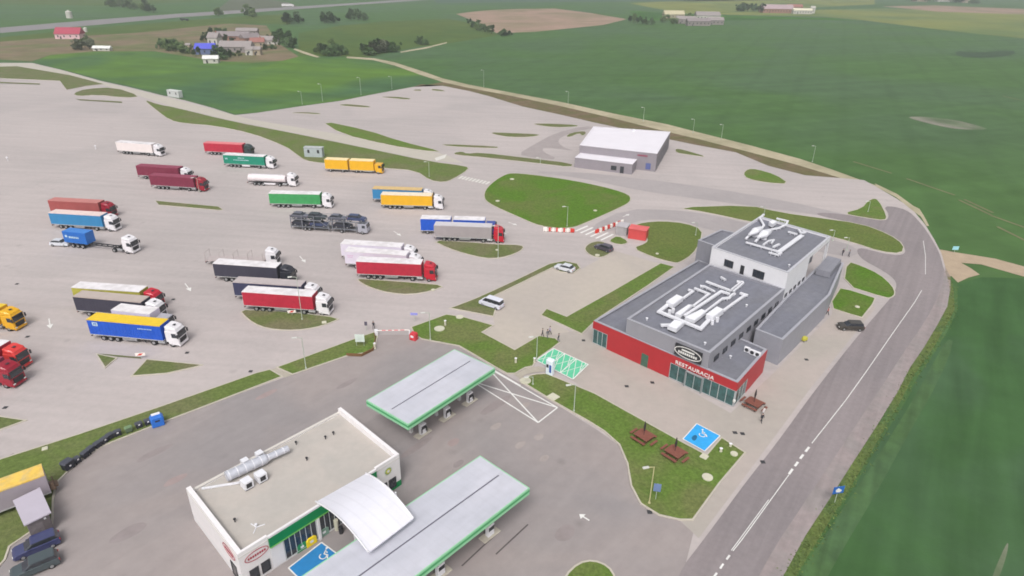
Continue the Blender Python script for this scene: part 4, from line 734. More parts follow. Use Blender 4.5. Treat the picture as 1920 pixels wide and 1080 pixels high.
semi((667.5, 490), (789, 495.5), REDT, Wr, RED, 'truck with red sides, white roof and red cab beside the middle grass island')
semi((814, 422.5), (921, 426.5), GRY, mat('light_grey_roof', srgb(196, 192, 196), .6, .05, .6), RED, 'truck with grey sides and grey roof, red cab')
semi((714, 365), (809, 367.5), YEL, mat('pale_cream_roof', srgb(228, 214, 190), .6), W_, 'truck with yellow sides and cream roof, white cab')
semi((696, 354), (792, 357.5), BLU2, mat('ochre_roof', srgb(205, 175, 120), .6), W_, 'truck with blue sides and ochre roof behind the yellow one, white cab')
semi((504, 362.5), (597.5, 364.5), GRN, Wr, W_, 'truck with plain green sides, white roof and white cab')
t, b = semi((416, 290), (495, 294), TEAL, Wr, W_, 'truck with teal lettered sides, white roof and white cab', guard=W_); marks(b, words(5, 3.0, 5, .3, .32)+words(3.4, 2.35, 12, .25, .32)+words(.7, 2.5, 2, .5, .3), lt)
semi((379, 268), (455, 271.5), REDT, mat('light_red_roof', srgb(215, 120, 125), .6), DKP, 'truck with red trailer and dark cab, farthest back of all beside the grass strip')
semi((212, 266), (287, 271.5), mat('white_reefer', srgb(226, 216, 214), .5, .03, .7), Wr, W_, 'plain white refrigerated truck standing alone at the far left', kind='reefer')
semi((252.5, 311), (335, 316), MAR, MARR, W_, 'truck with maroon trailer and white cab')
semi((280, 329), (360, 334), MAR, MARR, DRED, 'truck with maroon trailer and red cab')
semi((89, 376), (183, 381), FADED, mat('faded_roof', srgb(185, 120, 115), .65), DRED, 'truck with faded brick-red trailer and red cab behind the blue one')
semi((89, 399), (189, 405), BLU2, mat('warm_white_roof', srgb(222, 200, 195), .6), W_, 'truck with sky blue sides, pale roof and white cab at the left')
# trucks cut by the left frame edge
def by_front(pf, ang, *a, **k):
    "front near top corner of trailer at pixel pf, heading ang"
    g = G(*pf, 4.0); r = g-Vector((math.cos(ang), math.sin(ang), 0))*13.6
    e, b = semi((500, 300), (600, 300), *a, **k); n = Vector((-math.sin(ang), math.cos(ang), 0)); o = r+n*1.275; e.location = (o.x, o.y, .055); e.rotation_euler = (0, 0, ang); return e
by_front((-10, 583), R_(-9), YEL, YELR, ORYEL, 'amber yellow truck cab nosing in at the left edge')
by_front((-6, 654), R_(-9), REDT, Wr, paint('coral_red', 214, 62, 58), 'bright red truck cab at the left edge, behind the dark red one')
by_front((-20, 686), R_(-9), MAR, MARR, DRED, 'dark red truck cab at the left edge, the nearest one there')
# rigid truck between
lc, an = place((204, 581), (284, 590), 4.0, 7.6); e = empty('rigid_truck', lc, an, 'short rigid truck with white roof and grey cab squeezed behind the blue and yellow truck', 'truck', TRUCKS)
cargo(e, 0, 7.6, LIL, Wr, 1.15, 4.0); chassis(e, .2, 9.8); rear_lights(e, .05); cab(e, 7.9, paint('grey_paint', 170, 168, 176), False)
for s in (-1, 1): wheel(e, 1.9, s*1.02, .5, .45); wheel(e, 8.9, s*1.08, .5, .3)
# drawbar combinations
def drawbar(p1, p2, side, roof, cm, label):
    L = 15.6; lc, an = place(p1, p2, 4.0, L); e = empty('drawbar_truck', lc, an, label, 'truck', TRUCKS)
    cargo(e, 0, 7.3, side, roof, .95); cargo(e, 7.95, 15.6, side, roof, .95); chassis(e, .2, 15.8); rear_lights(e, .05); cab(e, 15.85, cm, False)
    for x in (1.6, 5.6, 10.0, 11.3):
        for s in (-1, 1): wheel(e, x, s*1.05, .45, .35)
    for s in (-1, 1): wheel(e, 16.9, s*1.08, .5, .3)
    skirts(e, 12.2, 15, rim_m)
    return e
drawbar((602.5, 298.5), (705, 303), YEL, mat('pale_yellow_roof', srgb(236, 214, 165), .6), ORYEL, 'yellow double truck with two box bodies and yellow cab by the grass strip')
drawbar((787, 410), (910, 413.5), BLU, Wr, BLUP, 'blue double truck with two white-roofed bodies behind the grey trailer')
# tanker and empty flatbed
lc, an = place((462, 329), (533, 332), 3.0, 11.6); e = empty('tank_truck', lc, an, 'truck with low silver-white tank trailer and tall white cab', 'truck', TRUCKS)
MB().cyl((.2, 0, 2.0), (11.4, 0, 2.0), 1.05, n=20).build('tank', mat('tank_white', srgb(222, 212, 214), .35, .05, 1), e); MB().box(1, 10.6, -.4, .4, 2.98, 3.1).build('walkway', W_, e)
chassis(e, .2, 11.5); rear_lights(e, .05); skirts(e, 5, 8.5, W_)
for x in (2.2, 3.5, 4.8):
    for s in (-1, 1): wheel(e, x, s*1.05, .5, .38)
tractor_under(e, 12.2, W_); cab(e, 12.2, W_)
lc, an = place((392, 486), (486, 488), 1.6, 12.6); e = empty('flatbed_truck', lc, an, 'white cab with empty pale flatbed trailer behind the black truck', 'truck', TRUCKS)
pale = mat('pale_deck', srgb(176, 165, 164), .8, .08, 1); MB().box(0, 12.6, -1.25, 1.25, 1.1, 1.3).build('deck', pale, e)
for x in (.05, 3.1, 6.2, 9.3, 12.5):
    q = MB()
    for s in (-1, 1): q.box(x-.04, x+.04, s*1.2-.04, s*1.2+.04, 1.3, 2.9)
    q.box(x-.03, x+.03, -1.2, 1.2, 2.86, 2.92); q.build('stanchion', pale, e)
chassis(e, .2, 12.4); rear_lights(e, .05)
for x in (2.3, 3.6, 4.9):
    for s in (-1, 1): wheel(e, x, s*1.05, .5, .38)
tractor_under(e, 13.1, W_); cab(e, 13.1, W_)
# container truck
a, b_ = G(122, 463), G(250, 478); dd = b_-a; ang = math.atan2(dd.y, dd.x); u = dd.normalized(); n = Vector((-u.y, u.x, 0)); o = a+n*1.25
e = empty('container_truck', (o.x, o.y, .055), ang, 'white cab pulling a bare container chassis with one short blue box at its rear', 'truck', TRUCKS)
Lc = dd.length-2.9; chassis(e, 0, Lc+.3); rear_lights(e, .05)
CB = mat('container_blue', srgb(40, 108, 190), .5, .06, .8); q = MB().box(.3, 6.4, -1.22, 1.22, 1.2, 3.8)
for i in range(20): q.box(.45+i*.3, .58+i*.3, -1.25, 1.25, 1.4, 3.65)
c = q.build('container', CB, e); MB().box(.35, 6.35, -1.15, 1.15, 3.8, 3.84).build('container_roof', mat('container_top', srgb(60, 125, 200), .5), c)
marks(c, [(.9, 1.5, 2.5, 2.9), (1.0, 1.4, 2.9, 3.0)]+words(1.9, 2.35, 6, .42, .34), lt, -1.27)
for x in (2.3, 3.6, 4.9):
    for s in (-1, 1): wheel(e, x, s*1.05, .5, .38)
tractor_under(e, Lc+.5, W_); cab(e, Lc+.5, W_)
# grey trailer with yellow top in the near left corner
g0, g1 = G(-90, 955, 3.6), G(84, 891, 3.6); dd = g1-g0; ang = math.atan2(dd.y, dd.x); u = dd.normalized(); n = Vector((-u.y, u.x, 0)); L = 13.6; o = g1-u*L+n*1.275
e = empty('parked_trailer', (o.x, o.y, .06), ang, 'grey trailer with weathered yellow top parked on grass in the near left corner', 'trailer')
YT = mat('weathered_yellow', srgb(226, 188, 88), .7, .12, 1.5, col2=srgb(205, 180, 120), scale2=.6); cargo(e, 0, L, mat('trailer_grey', srgb(160, 150, 160), .6, .06, .6), YT, .9, 3.6, 'plain', GRYR)
chassis(e, .2, L-.2); rear_lights(e, .05); q = MB().box(L-.1, L+.9, -.6, .6, .9, 1.1); q.cyl((L+.5, 0, .1), (L+.5, 0, 2.2), .06); q.box(L+.1, L+.5, -.9, -.4, .8, 1.9); q.build('drawbar', mat('rust_brown', srgb(120, 100, 85), .9, .2, 3), e)
for x in (2.3, 3.6, 11):
    for s in (-1, 1): wheel(e, x, s*1.05, .48, .35)
# ------------------------------------------------------------------ cars
def car(lc, ang, pm, label, kind='sedan', group='cars', name='parked_car', glass=None):
    e = empty(name, lc, ang, label, 'van' if kind == 'van' else 'car', group)
    L, Wd = (4.9, 1.85) if kind == 'van' else (4.5, 1.78); y0, y1 = -Wd/2, Wd/2; gm = glass or glass_d
    if kind == 'sedan': prof = [(0, .45), (.05, .3), (4.4, .28), (4.5, .45), (4.46, .68), (4.2, .82), (3.2, .98), (1.0, 1.02), (.15, .98), (.02, .8)]; top = [(.35, .98), (3.3, .95), (2.55, 1.42), (2.2, 1.47), (1.2, 1.47), (.8, 1.4)]
    elif kind == 'estate': prof = [(0, .45), (.05, .3), (4.4, .28), (4.5, .45), (4.46, .7), (4.2, .88), (3.2, 1.02), (.15, 1.05), (.02, .8)]; top = [(.12, 1.0), (3.35, .98), (2.6, 1.5), (2.2, 1.55), (.6, 1.55), (.35, 1.5)]
    else: prof = [(0, .5), (.05, .3), (4.8, .28), (4.9, .5), (4.85, .8), (4.6, 1.0), (4.0, 1.15), (.1, 1.15), (0, .9)]; top = [(.05, 1.1), (4.15, 1.1), (3.4, 1.82), (3.1, 1.9), (.4, 1.9), (.15, 1.84)]
    b = MB().prism(prof, y0, y1, .10).build('body', pm, e)
    MB().prism([(x, z) for x, z in top], y0+.1, y1-.1, .13).build('window_glass', gm, b)
    zt = max(z for x, z in top); xs = [x for x, z in top if z > zt-.09]; MB().prism([(min(xs)-.02, zt-.05), (max(xs)+.06, zt-.06), (max(xs)-.05, zt+.025), (min(xs)+.1, zt+.025)], y0+.17, y1-.17, .05).build('roof', pm, b)
    q = MB(); xf, xr = top[1][0], top[0][0]
    for s in (-1, 1):
        for x in ((xf+xr)/2-.25, (xf+xr)/2+.75, xr+.5): q.slab((x, s*(y1-.085), top[0][1]), (x+.09, s*(y1-.085), top[0][1]), (x+.07, s*(y1-.20), zt-.04), (x-.02, s*(y1-.20), zt-.04), .01)
    q.build('pillar', pm, b)
    for s in (-1, 1):
        wheel(e, .85, s*(y1-.1), .32, .2); wheel(e, L-.9, s*(y1-.1), .32, .2)
        MB().box(L-.14, L-.02, s*.62-.16, s*.62+.16, .58, .72).build('headlight', lampw, b); MB().box(-.01, .08, s*.68-.13, s*.68+.13, .7, .88).build('tail_light', lampr, b)
        MB().box(xf-.5, xf-.3, s*(y1+.07)-.07, s*(y1+.07)+.07, .98, 1.1).build('mirror', pm, b)
    return e
def car_px(pr, pf, pm, label, kind='sedan', **k):
    "near side rear and front wheel contact pixels"
    a, b = G(*pr), G(*pf); dd = b-a; ang = math.atan2(dd.y, dd.x); L = 4.9 if kind == 'van' else 4.5; m = (a+b)/2; u = dd.normalized(); n = Vector((-u.y, u.x, 0)); sg = k.pop('sg', 1)
    o = m-u*L/2+n*.9*sg; return car((o.x, o.y, k.pop('z', .07)), ang, pm, label, kind, **k)
PK = 'cars parked around the hotel and station'
silver = paint('silver_paint', 205, 208, 215, .3, .5)
car_px((1070, 514), (1040, 506), silver, 'silver saloon car parked by the round planted island', group=PK, sg=-1)
car_px((932, 583), (901, 573), paint('pearl_paint', 215, 216, 228, .3, .4), 'white van-like people carrier parked at the end of the divider strip', 'van', group=PK, sg=-1)
car_px((1141, 476), (1114, 467), paint('graphite_paint', 78, 72, 84, .3, .4), 'dark graphite car parked on the small round island near the zebra crossing', 'estate', group=PK, sg=-1)
car_px((1615, 623), (1578, 621), paint('dark_olive_paint', 66, 62, 58, .3, .4), 'dark car with black bonnet parked alone between hotel and road', 'estate', group=PK, sg=-1)
car_px((115, 1023), (30, 1058), paint('navy_paint', 62, 66, 104, .25, .6), 'dark blue estate car parked beside the square hut', 'estate', group=PK, sg=-1)
car_px((112, 1062), (28, 1097), paint('slate_green_paint', 70, 80, 84, .25, .6), 'dark slate estate car parked nearest in the left corner', 'estate', group=PK, sg=-1)
car_px((98, 463), (122, 464), silver, 'small white car standing behind the blue container truck', group=PK)
# ------------------------------------------------------------------ car carrier
a, b_ = G(545, 431), G(689, 441); dd = b_-a; ang = math.atan2(dd.y, dd.x); u = dd.normalized(); n = Vector((-u.y, u.x, 0)); o = a+n*1.25; LC = dd.length
cc = empty('car_carrier', (o.x, o.y, .055), ang, 'long grey two-deck car carrier truck loaded with dark cars', 'truck', TRUCKS)
stl = mat('carrier_steel', srgb(120, 122, 130), .5, .1, 2); chassis(cc, 0, LC-2.4)
x_sp = LC*.54
def deck(x0, x1, z0, z1):
    q = MB()
    for s in (-1, 1): q.slab((x0, s*.95-.3, z0), (x1, s*.95-.3, z1), (x1, s*.95+.3, z1), (x0, s*.95+.3, z0), .04)
    q.build('deck', stl, cc)
deck(.2, x_sp-.4, .95, .95); deck(.2, x_sp-2.5, 2.75, 2.75); deck(x_sp+.1, LC-2.6, 1.0, 1.0); deck(x_sp-.6, LC-.6, 2.8, 2.95)
for x in (.3, 3.2, 6.3, x_sp-.6, x_sp+.3, x_sp+3.3, LC-2.7):
    for s in (-1, 1): MB().box(x-.09, x+.09, s*1.22-.07, s*1.22+.07, .5, 3.9 if x < LC-3 else 3.0).build('post', stl, cc)
q = MB()
for s in (-1, 1): q.cyl((.3, s*1.22, 3.85), (x_sp-.6, s*1.22, 3.85), .05, n=6); q.cyl((x_sp+.3, s*1.22, 3.85), (x_sp+3.3, s*1.22, 3.85), .05, n=6); q.cyl((x_sp-.6, s*1.22, 1.2), (x_sp-3, s*1.22, 2.8), .07, n=6)
q.build('rail', stl, cc)
for x in (3.8, 4.9, x_sp+2.5, LC-1.3):
    for s in (-1, 1): wheel(cc, x, s*1.05, .42, .3)
o_ = MB().prism([(LC-2.4, .5), (LC-.1, .4), (LC-.02, .6), (LC-.06, 1.7), (LC-.25, 2.6), (LC-2.4, 2.6)], -1.2, 1.2, .1).build('cab', mat('carrier_cab', srgb(165, 165, 175), .4), cc)
MB().slab((LC-.03, -1.0, 1.65), (LC-.03, 1.0, 1.65), (LC-.2, 1.0, 2.5), (LC-.2, -1.0, 2.5), .02).build('windscreen', glass_d, o_); MB().box(LC-1.3, LC-.5, -1.22, -1.18, 1.6, 2.3).build('side_window', glass_d, o_)
cols = [paint('carried_black', 48, 50, 62), paint('carried_blue', 62, 72, 104), paint('carried_grey', 96, 98, 110), paint('carried_green', 52, 62, 66)]
n_ = 0
lb = {0: 'lower deck of the carrier trailer at its tail', 1: 'lower deck of the carrier trailer at its front', 2: 'upper deck of the carrier trailer at its tail', 3: 'upper deck of the carrier trailer at its front', 4: 'lower deck of the carrier behind the cab', 5: 'upper deck of the carrier over the cab', 6: 'upper deck of the carrier just behind the cab'}
for x, z in ((.3, 1.0), (4.9, 1.0), (.2, 2.8), (4.1 if 0 else 4.6, 2.8), (x_sp+.3, 1.05), (LC-5.0, 3.02), (x_sp-.8, 2.85)):
    p = Vector((o.x, o.y, .055+z-.02))+u*x; sc_ = .92
    c_ = car(tuple(p), ang, cols[n_ % 4], ('black', 'bluish', 'grey', 'dark green')[n_ % 4]+' car carried on the '+lb[n_], 'estate' if n_ % 2 else 'sedan', 'cars loaded on the car carrier', 'carried_car'); n_ += 1
    if x > x_sp and z > 2 and 0: pass
# far traffic
for (x, y, L, h, m, lab, cat, nm) in ((540, 13, 16.5, 4, Wr, 'tiny white lorry far away on the highway', 'truck', 'distant_truck'), (346, 39, 8, 2.4, dark_m, 'tiny dark vehicle on the distant highway', 'van', 'distant_van')):
    v = G(x, y); e = empty(nm, (v.x, v.y, .1), R_(70) if L < 10 else R_(72), lab, cat)
    e.rotation_euler = (0, 0, R_(10)); MB().box(-L/2, L/2-2.6, -1.25, 1.25, 1, h).build('cargo_box', m, e); MB().prism([(L/2-2.3, .5), (L/2, .5), (L/2-.1, 1.8), (L/2-.4, h-.6), (L/2-2.3, h-.5)], -1.2, 1.2, .1).build('cab', m, e)
    for xx in (-L/2+1.5, L/2-1.3):
        for s in (-1, 1): wheel(e, xx, s*1.0, .5, .3)
# ================================================================== STREET FURNITURE
pole_m = mat('galvanised_pole', (.42, .47, .40), .5, .06, 2)
def lamp(base, top, az=None, m=None, label='', head=True, hmax=None):
    g = G(*base); h = top_height(base, top); e = empty('street_lamp', (g.x, g.y, .06), 0, label, 'lamp post', 'lamp posts round the paved lots')
    az = R_(200) if az is None else az; r = .075
    q = MB().cyl((0, 0, 0), (0, 0, .25), .16, n=10); q.cyl((0, 0, .2), (0, 0, h), r, r*.7, n=8); q.cyl((0, 0, h-.05), (.9*math.cos(az), .9*math.sin(az), h+.12), .045, n=6); q.build('pole', m or pole_m, e)
    c, s = math.cos(az), math.sin(az); q = MB(); q.M = Matrix.Rotation(az, 4, 'Z'); q.box(.7, 1.5, -.16, .16, h+.06, h+.2, b=.04); q.build('lamp_head', lamp_head, e); return e
lamp_head = mat('lamp_head_grey', (.55, .55, .52), .4, .05, 2)
LP = [((1217, 945), (1224.5, 876), 'lamp post on the grass tongue near the picnic tables'), ((1076, 772), (1081, 722), 'lamp post on the lawn strip facing the restaurant front'), ((567, 600), (561, 520), 'tall lamp post on the grass island before the red and white truck'),
      ((807, 638), (806, 587), 'lamp post on the green lawn right of the barrier'), ((574, 692), (571, 634), 'lamp post on the diagonal strip left of the barrier'), ((1063, 425), (1067, 388), 'lamp post at the lower tip of the big round lawn'),
      ((934, 484), (931, 424), 'lamp post before the red cab of the grey truck'), ((1006, 676), (1006, 632), 'lamp post at the corner of the lawn by the green bays'), ((999, 722), (999, 707), 'short post where the path meets the lawn'),
      ((517, 521), (515, 500), 'post against the front of the black trailer'), ((374, 361), (370, 334), 'post before the red cab of the maroon truck'), ((805, 332), (803, 304), 'lamp post on the long grass strip by the crossing'),
      ((1013, 307), (1012, 296), 'short lamp post on the thin strip left of the wash hall'), ((567, 196), (566, 172), 'leftmost distant lamp post on the edge of the upper lot'), ((605, 190), (604, 158), 'second distant lamp post on the edge of the upper lot'),
      ((677, 178), (677, 146), 'third distant lamp post on the edge of the upper lot'), ((735, 167), (735, 144), 'fourth distant lamp post near the top of the upper lot'), ((907, 163), (906, 132), 'distant lamp post beside the start of the gravel track'),
      ((1065, 196), (1065, 172), 'lamp post on the track verge above the upper lot'), ((1206, 227), (1205, 202), 'lamp post on the verge behind the wash hall'), ((1299, 250), (1298, 224), 'lamp post on the verge right of the wash hall'),
      ((1352, 262), (1351, 234), 'second lamp post along the verge right of the wash hall'), ((1523, 304), (1522, 274), 'lamp post on the verge near the road bend'), ((1432, 404), (1432, 388), 'lamp post behind the hotel tower'),
      ((1304, 442), (1304, 418), 'lamp post on the grass left of the hotel tower'), ((1627, 398), (1626, 378), 'lamp post on the triangular lawn by the bend'), ((1561, 452), (1560, 432), 'lamp post right behind the tower corner'), ((1587, 470), (1586, 446), 'lamp post on the path right of the tower')]
for b, t, lab in LP:
    m = None
    if b == (1217, 945): m = mat('cream_pole', (.5, .46, .25), .5)
    e = lamp(b, t, R_(195), m, lab)
# white-topped mast heads seen in the lorry park
for x, y, lab in ((180, 280, 'white marker post right of the lone white truck'), (15, 302, 'white marker post at the far left of the lot')):
    g = G(x, y); e = empty('marker_post', (g.x, g.y, .05), 0, lab, 'post'); MB().cyl((0, 0, 0), (0, 0, 1.1), .12, n=8).build('post', white_clad, e); MB().box(-.28, .28, -.2, .2, 1.0, 1.35, b=.05).build('cap', white_clad, e)
# waste bins along the grass strip
bins = [(130, 880), (146, 869), (161, 858), (172, 849), (185, 840), (197, 832), (208, 824), (222, 818), (243, 811), (262, 803), (279, 797)]
bincol = [mat('bin_black', srgb(46, 48, 58), .5, .1, 3), mat('bin_green', srgb(88, 105, 82), .5, .1, 3), mat('bin_blue', srgb(45, 110, 200), .45, .08, 2)]
for i, (x, y) in enumerate(bins):
    g = G(x, y); g2 = G(*bins[min(i+1, 10)]); g0 = G(*bins[max(i-1, 0)]); an = math.atan2(g2.y-g0.y, g2.x-g0.x); cm = bincol[1] if i == 8 else bincol[0]
    big = i in (0,); e = empty('waste_bin', (g.x, g.y, .07), an, 'green waste bin between black ones in the bin row' if i == 8 else 'black waste bin in the bin row, number %d counted from the hut end' % (i+1) if i else 'large black waste bin at the hut end of the bin row', 'bin', 'waste bins lined along the grass')
    s = 1.15 if big else .78
    MB().prism([(-.5*s, .2), (.5*s, .2), (.6*s, 1.05*s), (-.6*s, 1.05*s)], -.4*s, .4*s, .04).build('body', cm, e)
    MB().prism([(-.64*s, 1.05*s), (.64*s, 1.05*s), (.5*s, 1.18*s), (-.5*s, 1.18*s)], -.45*s, .45*s, .05).build('lid', mat('bin_lid_grey', srgb(72, 74, 84), .45, .1, 3) if i != 8 else mat('bin_lid_green', srgb(110, 135, 100), .5), e)
    for a in (-.4, .4):
        for b in (-.3, .3): q = MB().cyl((a*s, b*s-.03, .1), (a*s, b*s+.03, .1), .1, n=8); q.build('castor', rubber, e)
    if i in (0, 1, 5, 7, 9, 10): MB().box(-.12, .12, -.42*s-.012, -.42*s, .6, .8).build('sticker', white_clad, e)
g = G(297, 797); e = empty('recycling_container', (g.x, g.y, .07), R_(35), 'bright blue recycling container with white top at the right end of the bin row', 'container')
MB().prism([(-.8, 0), (.8, 0), (.85, 1.3), (.6, 1.6), (-.6, 1.6), (-.85, 1.3)], -.65, .65, .12).build('body', bincol[2], e); MB().box(-.55, .55, .1, .62, 1.58, 1.66).build('lid', white_clad, e); MB().box(-.3, .3, -.67, -.64, .9, 1.15).build('slot', dark_m, e)
# red and white barriers
rw_r, rw_w = mat('barrier_red', srgb(205, 60, 50), .5, .06, 3), mat('barrier_white', srgb(240, 232, 226), .5, .04, 3)
def water_barrier(g, an, m, label):
    e = empty('road_barrier', (g.x, g.y, .08), an, label, 'barrier', 'red and white barriers at the zebra crossing')
    MB().prism([(-.75, 0), (.75, 0), (.75, .95), (-.75, .95)], -.25, .25, .1).build('body', m, e); MB().prism([(-.3, .95), (.3, .95), (.25, 1.02), (-.25, 1.02)], -.12, .12, .03).build('cap', m, e)
    for s in (-1, 1): MB().box(s*.45-.12, s*.45+.12, -.27, .27, 0, .12).build('foot', dark_m, e)
a, b = G(1024, 434), G(1071, 436)
for i in range(8): water_barrier(a.lerp(b, i/7), math.atan2((b-a).y, (b-a).x), (rw_w, rw_r)[i % 2], ('white', 'red')[i % 2]+' barrier in the row left of the zebra crossing, %s from its left end' % ('first', 'second', 'third', 'fourth', 'fifth', 'sixth', 'seventh', 'last')[i])
a, b = G(1120, 437), G(1165, 420)
for i in range(10): water_barrier(a.lerp(b, i/9), math.atan2((b-a).y, (b-a).x), (rw_r, rw_w)[i % 2], ('red', 'white')[i % 2]+' barrier in the slanting row right of the zebra, %s from its near end' % ('first', 'second', 'third', 'fourth', 'fifth', 'sixth', 'seventh', 'eighth', 'ninth', 'last')[i])
# boom gate
g1, g2 = G(706, 629), G(768, 628); an = math.atan2((g2-g1).y, (g2-g1).x); e = empty('boom_gate', (g1.x, g1.y, .07), an, 'closed white boom gate across the station entrance', 'barrier')
MB().box(-.3, .3, -.25, .25, 0, 1.1, b=.05).build('housing', white_clad, e); L = (g2-g1).length
q = MB(); q.cyl((.2, 0, .95), (L, 0, .95), .07, n=8); q.build('boom', rw_w, e)
for k in range(4): x = 1+k*(L-1.5)/4; MB().cyl((x, 0, .95), (x+.7, 0, .95), .078, n=8).build('stripe', mat('pale_red', srgb(220, 130, 130), .5), e)
MB().box(L-.1, L+.1, -.1, .1, 0, .9).build('rest_post', white_clad, e)
g = G(776, 637); e = empty('ticket_booth', (g.x, g.y, .07), R_(-25), 'small red box beside the boom gate', 'booth'); MB().prism([(-.6, 0), (.6, 0), (.6, 1.1), (.45, 1.35), (-.45, 1.35), (-.6, 1.1)], -.5, .5, .08).build('body', mat('booth_red', srgb(205, 60, 70), .5, .1, 3), e); MB().box(-.3, .3, -.53, -.49, .6, 1.0).build('panel', white_clad, e)
# rusty edging and board by the gate
rust = mat('timber_brown', srgb(115, 85, 55), .8, .15, 3)
mb = MB(); pts = [(650, 668), (678, 669), (700, 658), (704, 640), (702, 628)]
V = [G(*p) for p in pts]
for i, (a, b) in enumerate(zip(V, V[1:])): mb.bar((a.x, a.y, .1), (b.x, b.y, .1), .12, .5+i*.004)
tag(mb.build('low_fence', rust), 'low brown timber edging wrapping the grass strip end by the gate', 'fence')
def sign(base, h, w_, hh, m, label, rz=0, name='sign', n=1, back=None):
    g = G(*base); e = empty(name, (g.x, g.y, .06), R_(rz), label, 'sign')
    for x in ([0] if n == 1 else [-w_*.4, w_*.4]): MB().cyl((x, .04, 0), (x, .04, h), .04, n=8).build('post', pole_m, e)
    MB().box(-w_/2, w_/2, -.03, .0, h-hh, h).build('board', m, e); return e
sign((676, 650), 2.4, 1.6, 1.5, mat('board_white', srgb(205, 215, 210), .5), 'white board on two posts in the grass left of the gate', 0, n=2)
sign((777, 604), 1.9, 1.3, .5, mat('board_lilac', srgb(150, 150, 220), .5), 'small lilac sign at the lot edge above the gate', 0)
sign((687, 620), 1.8, .5, .8, mat('board_dark', srgb(90, 85, 100), .5), 'dark post sign left of the gate', 0)
s_ = sign((1565, 943), 2.6, 1.5, 1.1, mat('board_blue', srgb(45, 100, 180), .4), 'blue road sign with white emblem on the grass verge beyond the road', 12)
MB().prism([(-.3, 1.75), (.25, 1.7), (.45, 2.0), (-.1, 2.35), (-.42, 2.1)], -.05, -.035, 0).build('symbol', white_line, s_)
sign((1229, 938), 2.6, .9, 1.2, mat('board_info', srgb(110, 130, 170), .5), 'grey-blue information sign on the grass tongue', -10)
sign((1789, 474), 1.6, 1.4, .9, mat('board_cyan', srgb(150, 205, 215), .5), 'small pale cyan board at the start of the dirt track', 0)
for x, y, lab in ((548, 592, 'small red and white sign board on the grass island under the truck'), (265, 673, 'red and white sign at the tip of the dark grass triangle')):
    s_ = sign((x, y), 1.1, 1.5, .55, rw_w, lab, 10); MB().prism([(-.5, .65), (.1, .65), (.5, 1.0), (-.1, 1.0)], -.045, -.03, 0).build('stripe', rw_r, s_)
# white covers and slabs set in the grass
cov = mat('concrete_cover', (.55, .53, .42), .8, .06, 2)
for x, y, r, lab, nm in ((824, 618, .95, 'round pale manhole slab on the lawn right of the gate', 'manhole_cover'), (862, 596, .7, 'small pale slab at the lawn edge near the divider', 'manhole_cover'), (985, 716, .9, 'pale stone slab by the path at the lawn edge', 'manhole_cover'), (1326, 897, .7, 'round pale cover on the grass tongue', 'manhole_cover'),
                  (1376, 853, .5, 'pale cover at the corner of the grass tongue', 'manhole_cover'), (1120, 480, .55, 'small white cover on the round island by the dark car', 'manhole_cover'), (1232, 477, .35, 'small white cover on the lawn right of the red kiosk', 'manhole_cover'), (812, 545, .4, 'white cover at the tip of the middle island', 'manhole_cover'), (932, 470, .35, 'white cover on the island before the grey truck', 'manhole_cover'),
                  (1607, 577, .45, 'pale cover on the square lawn right of the hotel', 'manhole_cover'), (960, 337, .7, 'pale cover on the left end of the big round lawn', 'manhole_cover'), (933, 378, .6, 'pale cover at the left edge of the big round lawn', 'manhole_cover'), (1116, 396, .5, 'pale cover on the right end of the big round lawn', 'manhole_cover')):
    g = G(x, y); q = MB().cyl((0, 0, 0), (0, 0, .16), r, n=16); q.cyl((0, 0, .16), (0, 0, .19), r*.6, n=12); o = q.build(nm, cov); o.location = (g.x, g.y, .12); tag(o, lab, 'manhole cover')
for x, y, w_, rz, lab in ((1037, 746, 1.5, 45, 'square pale concrete slab on the lawn strip'), (1320, 858, .95, 48, 'square cream slab below the blue bay'), (608, 606, .8, 15, 'flat white slab on the grass island by the red truck'), (85, 843, .7, 30, 'flat white slab on the grass strip above the bins')):
    g = G(x, y); q = MB(); q.box(-w_/2, w_/2, -w_/2, w_/2, 0, .14, b=.03); q.box(-.12, .12, -.12, .12, .14, .17); o = q.build('inspection_cover', cov); o.location = (g.x, g.y, .13); o.rotation_euler = (0, 0, R_(rz)); tag(o, lab, 'cover')
for x, y, lab, s in ((835, 611, 'white vent pipe beside the round slab on the lawn', 1), (703, 655, 'white bollard at the end of the timber edging', 1.1), (1351, 848, 'pale post on the grass tongue beside the blue bay', .6), (1369, 838, 'yellowish post near the corner of the grass tongue', .5), (967, 681, 'pale stub at the left corner of the green bays', .9), (1002, 680, 'cream box at the lamp foot by the green bays', .8)):
    g = G(x, y); e = empty('bollard', (g.x, g.y, .1), 0, lab, 'bollard'); MB().cyl((0, 0, 0), (0, 0, 1.0*s), .2, .17, n=10).build('post', cov, e); MB().cyl((0, 0, 1.0*s), (0, 0, 1.12*s), .24, .1, n=10).build('cap', white_clad, e)
# drains
for i, (x, y) in enumerate(((1180, 648), (1223, 718), (1175, 725), (1512, 675), (1430, 758), (351, 662), (325, 562), (52, 632), (32, 533), (10, 765), (470, 697), (850, 600), (1094, 639), (1392, 814), (1378, 812), (1430, 867), (1218, 961))):
    g = G(x, y); MB().box(g.x-.3, g.x+.3, g.y-.3, g.y+.3, .085, .1).build('drain_cover', chass_m)['kind'] = 'structure'
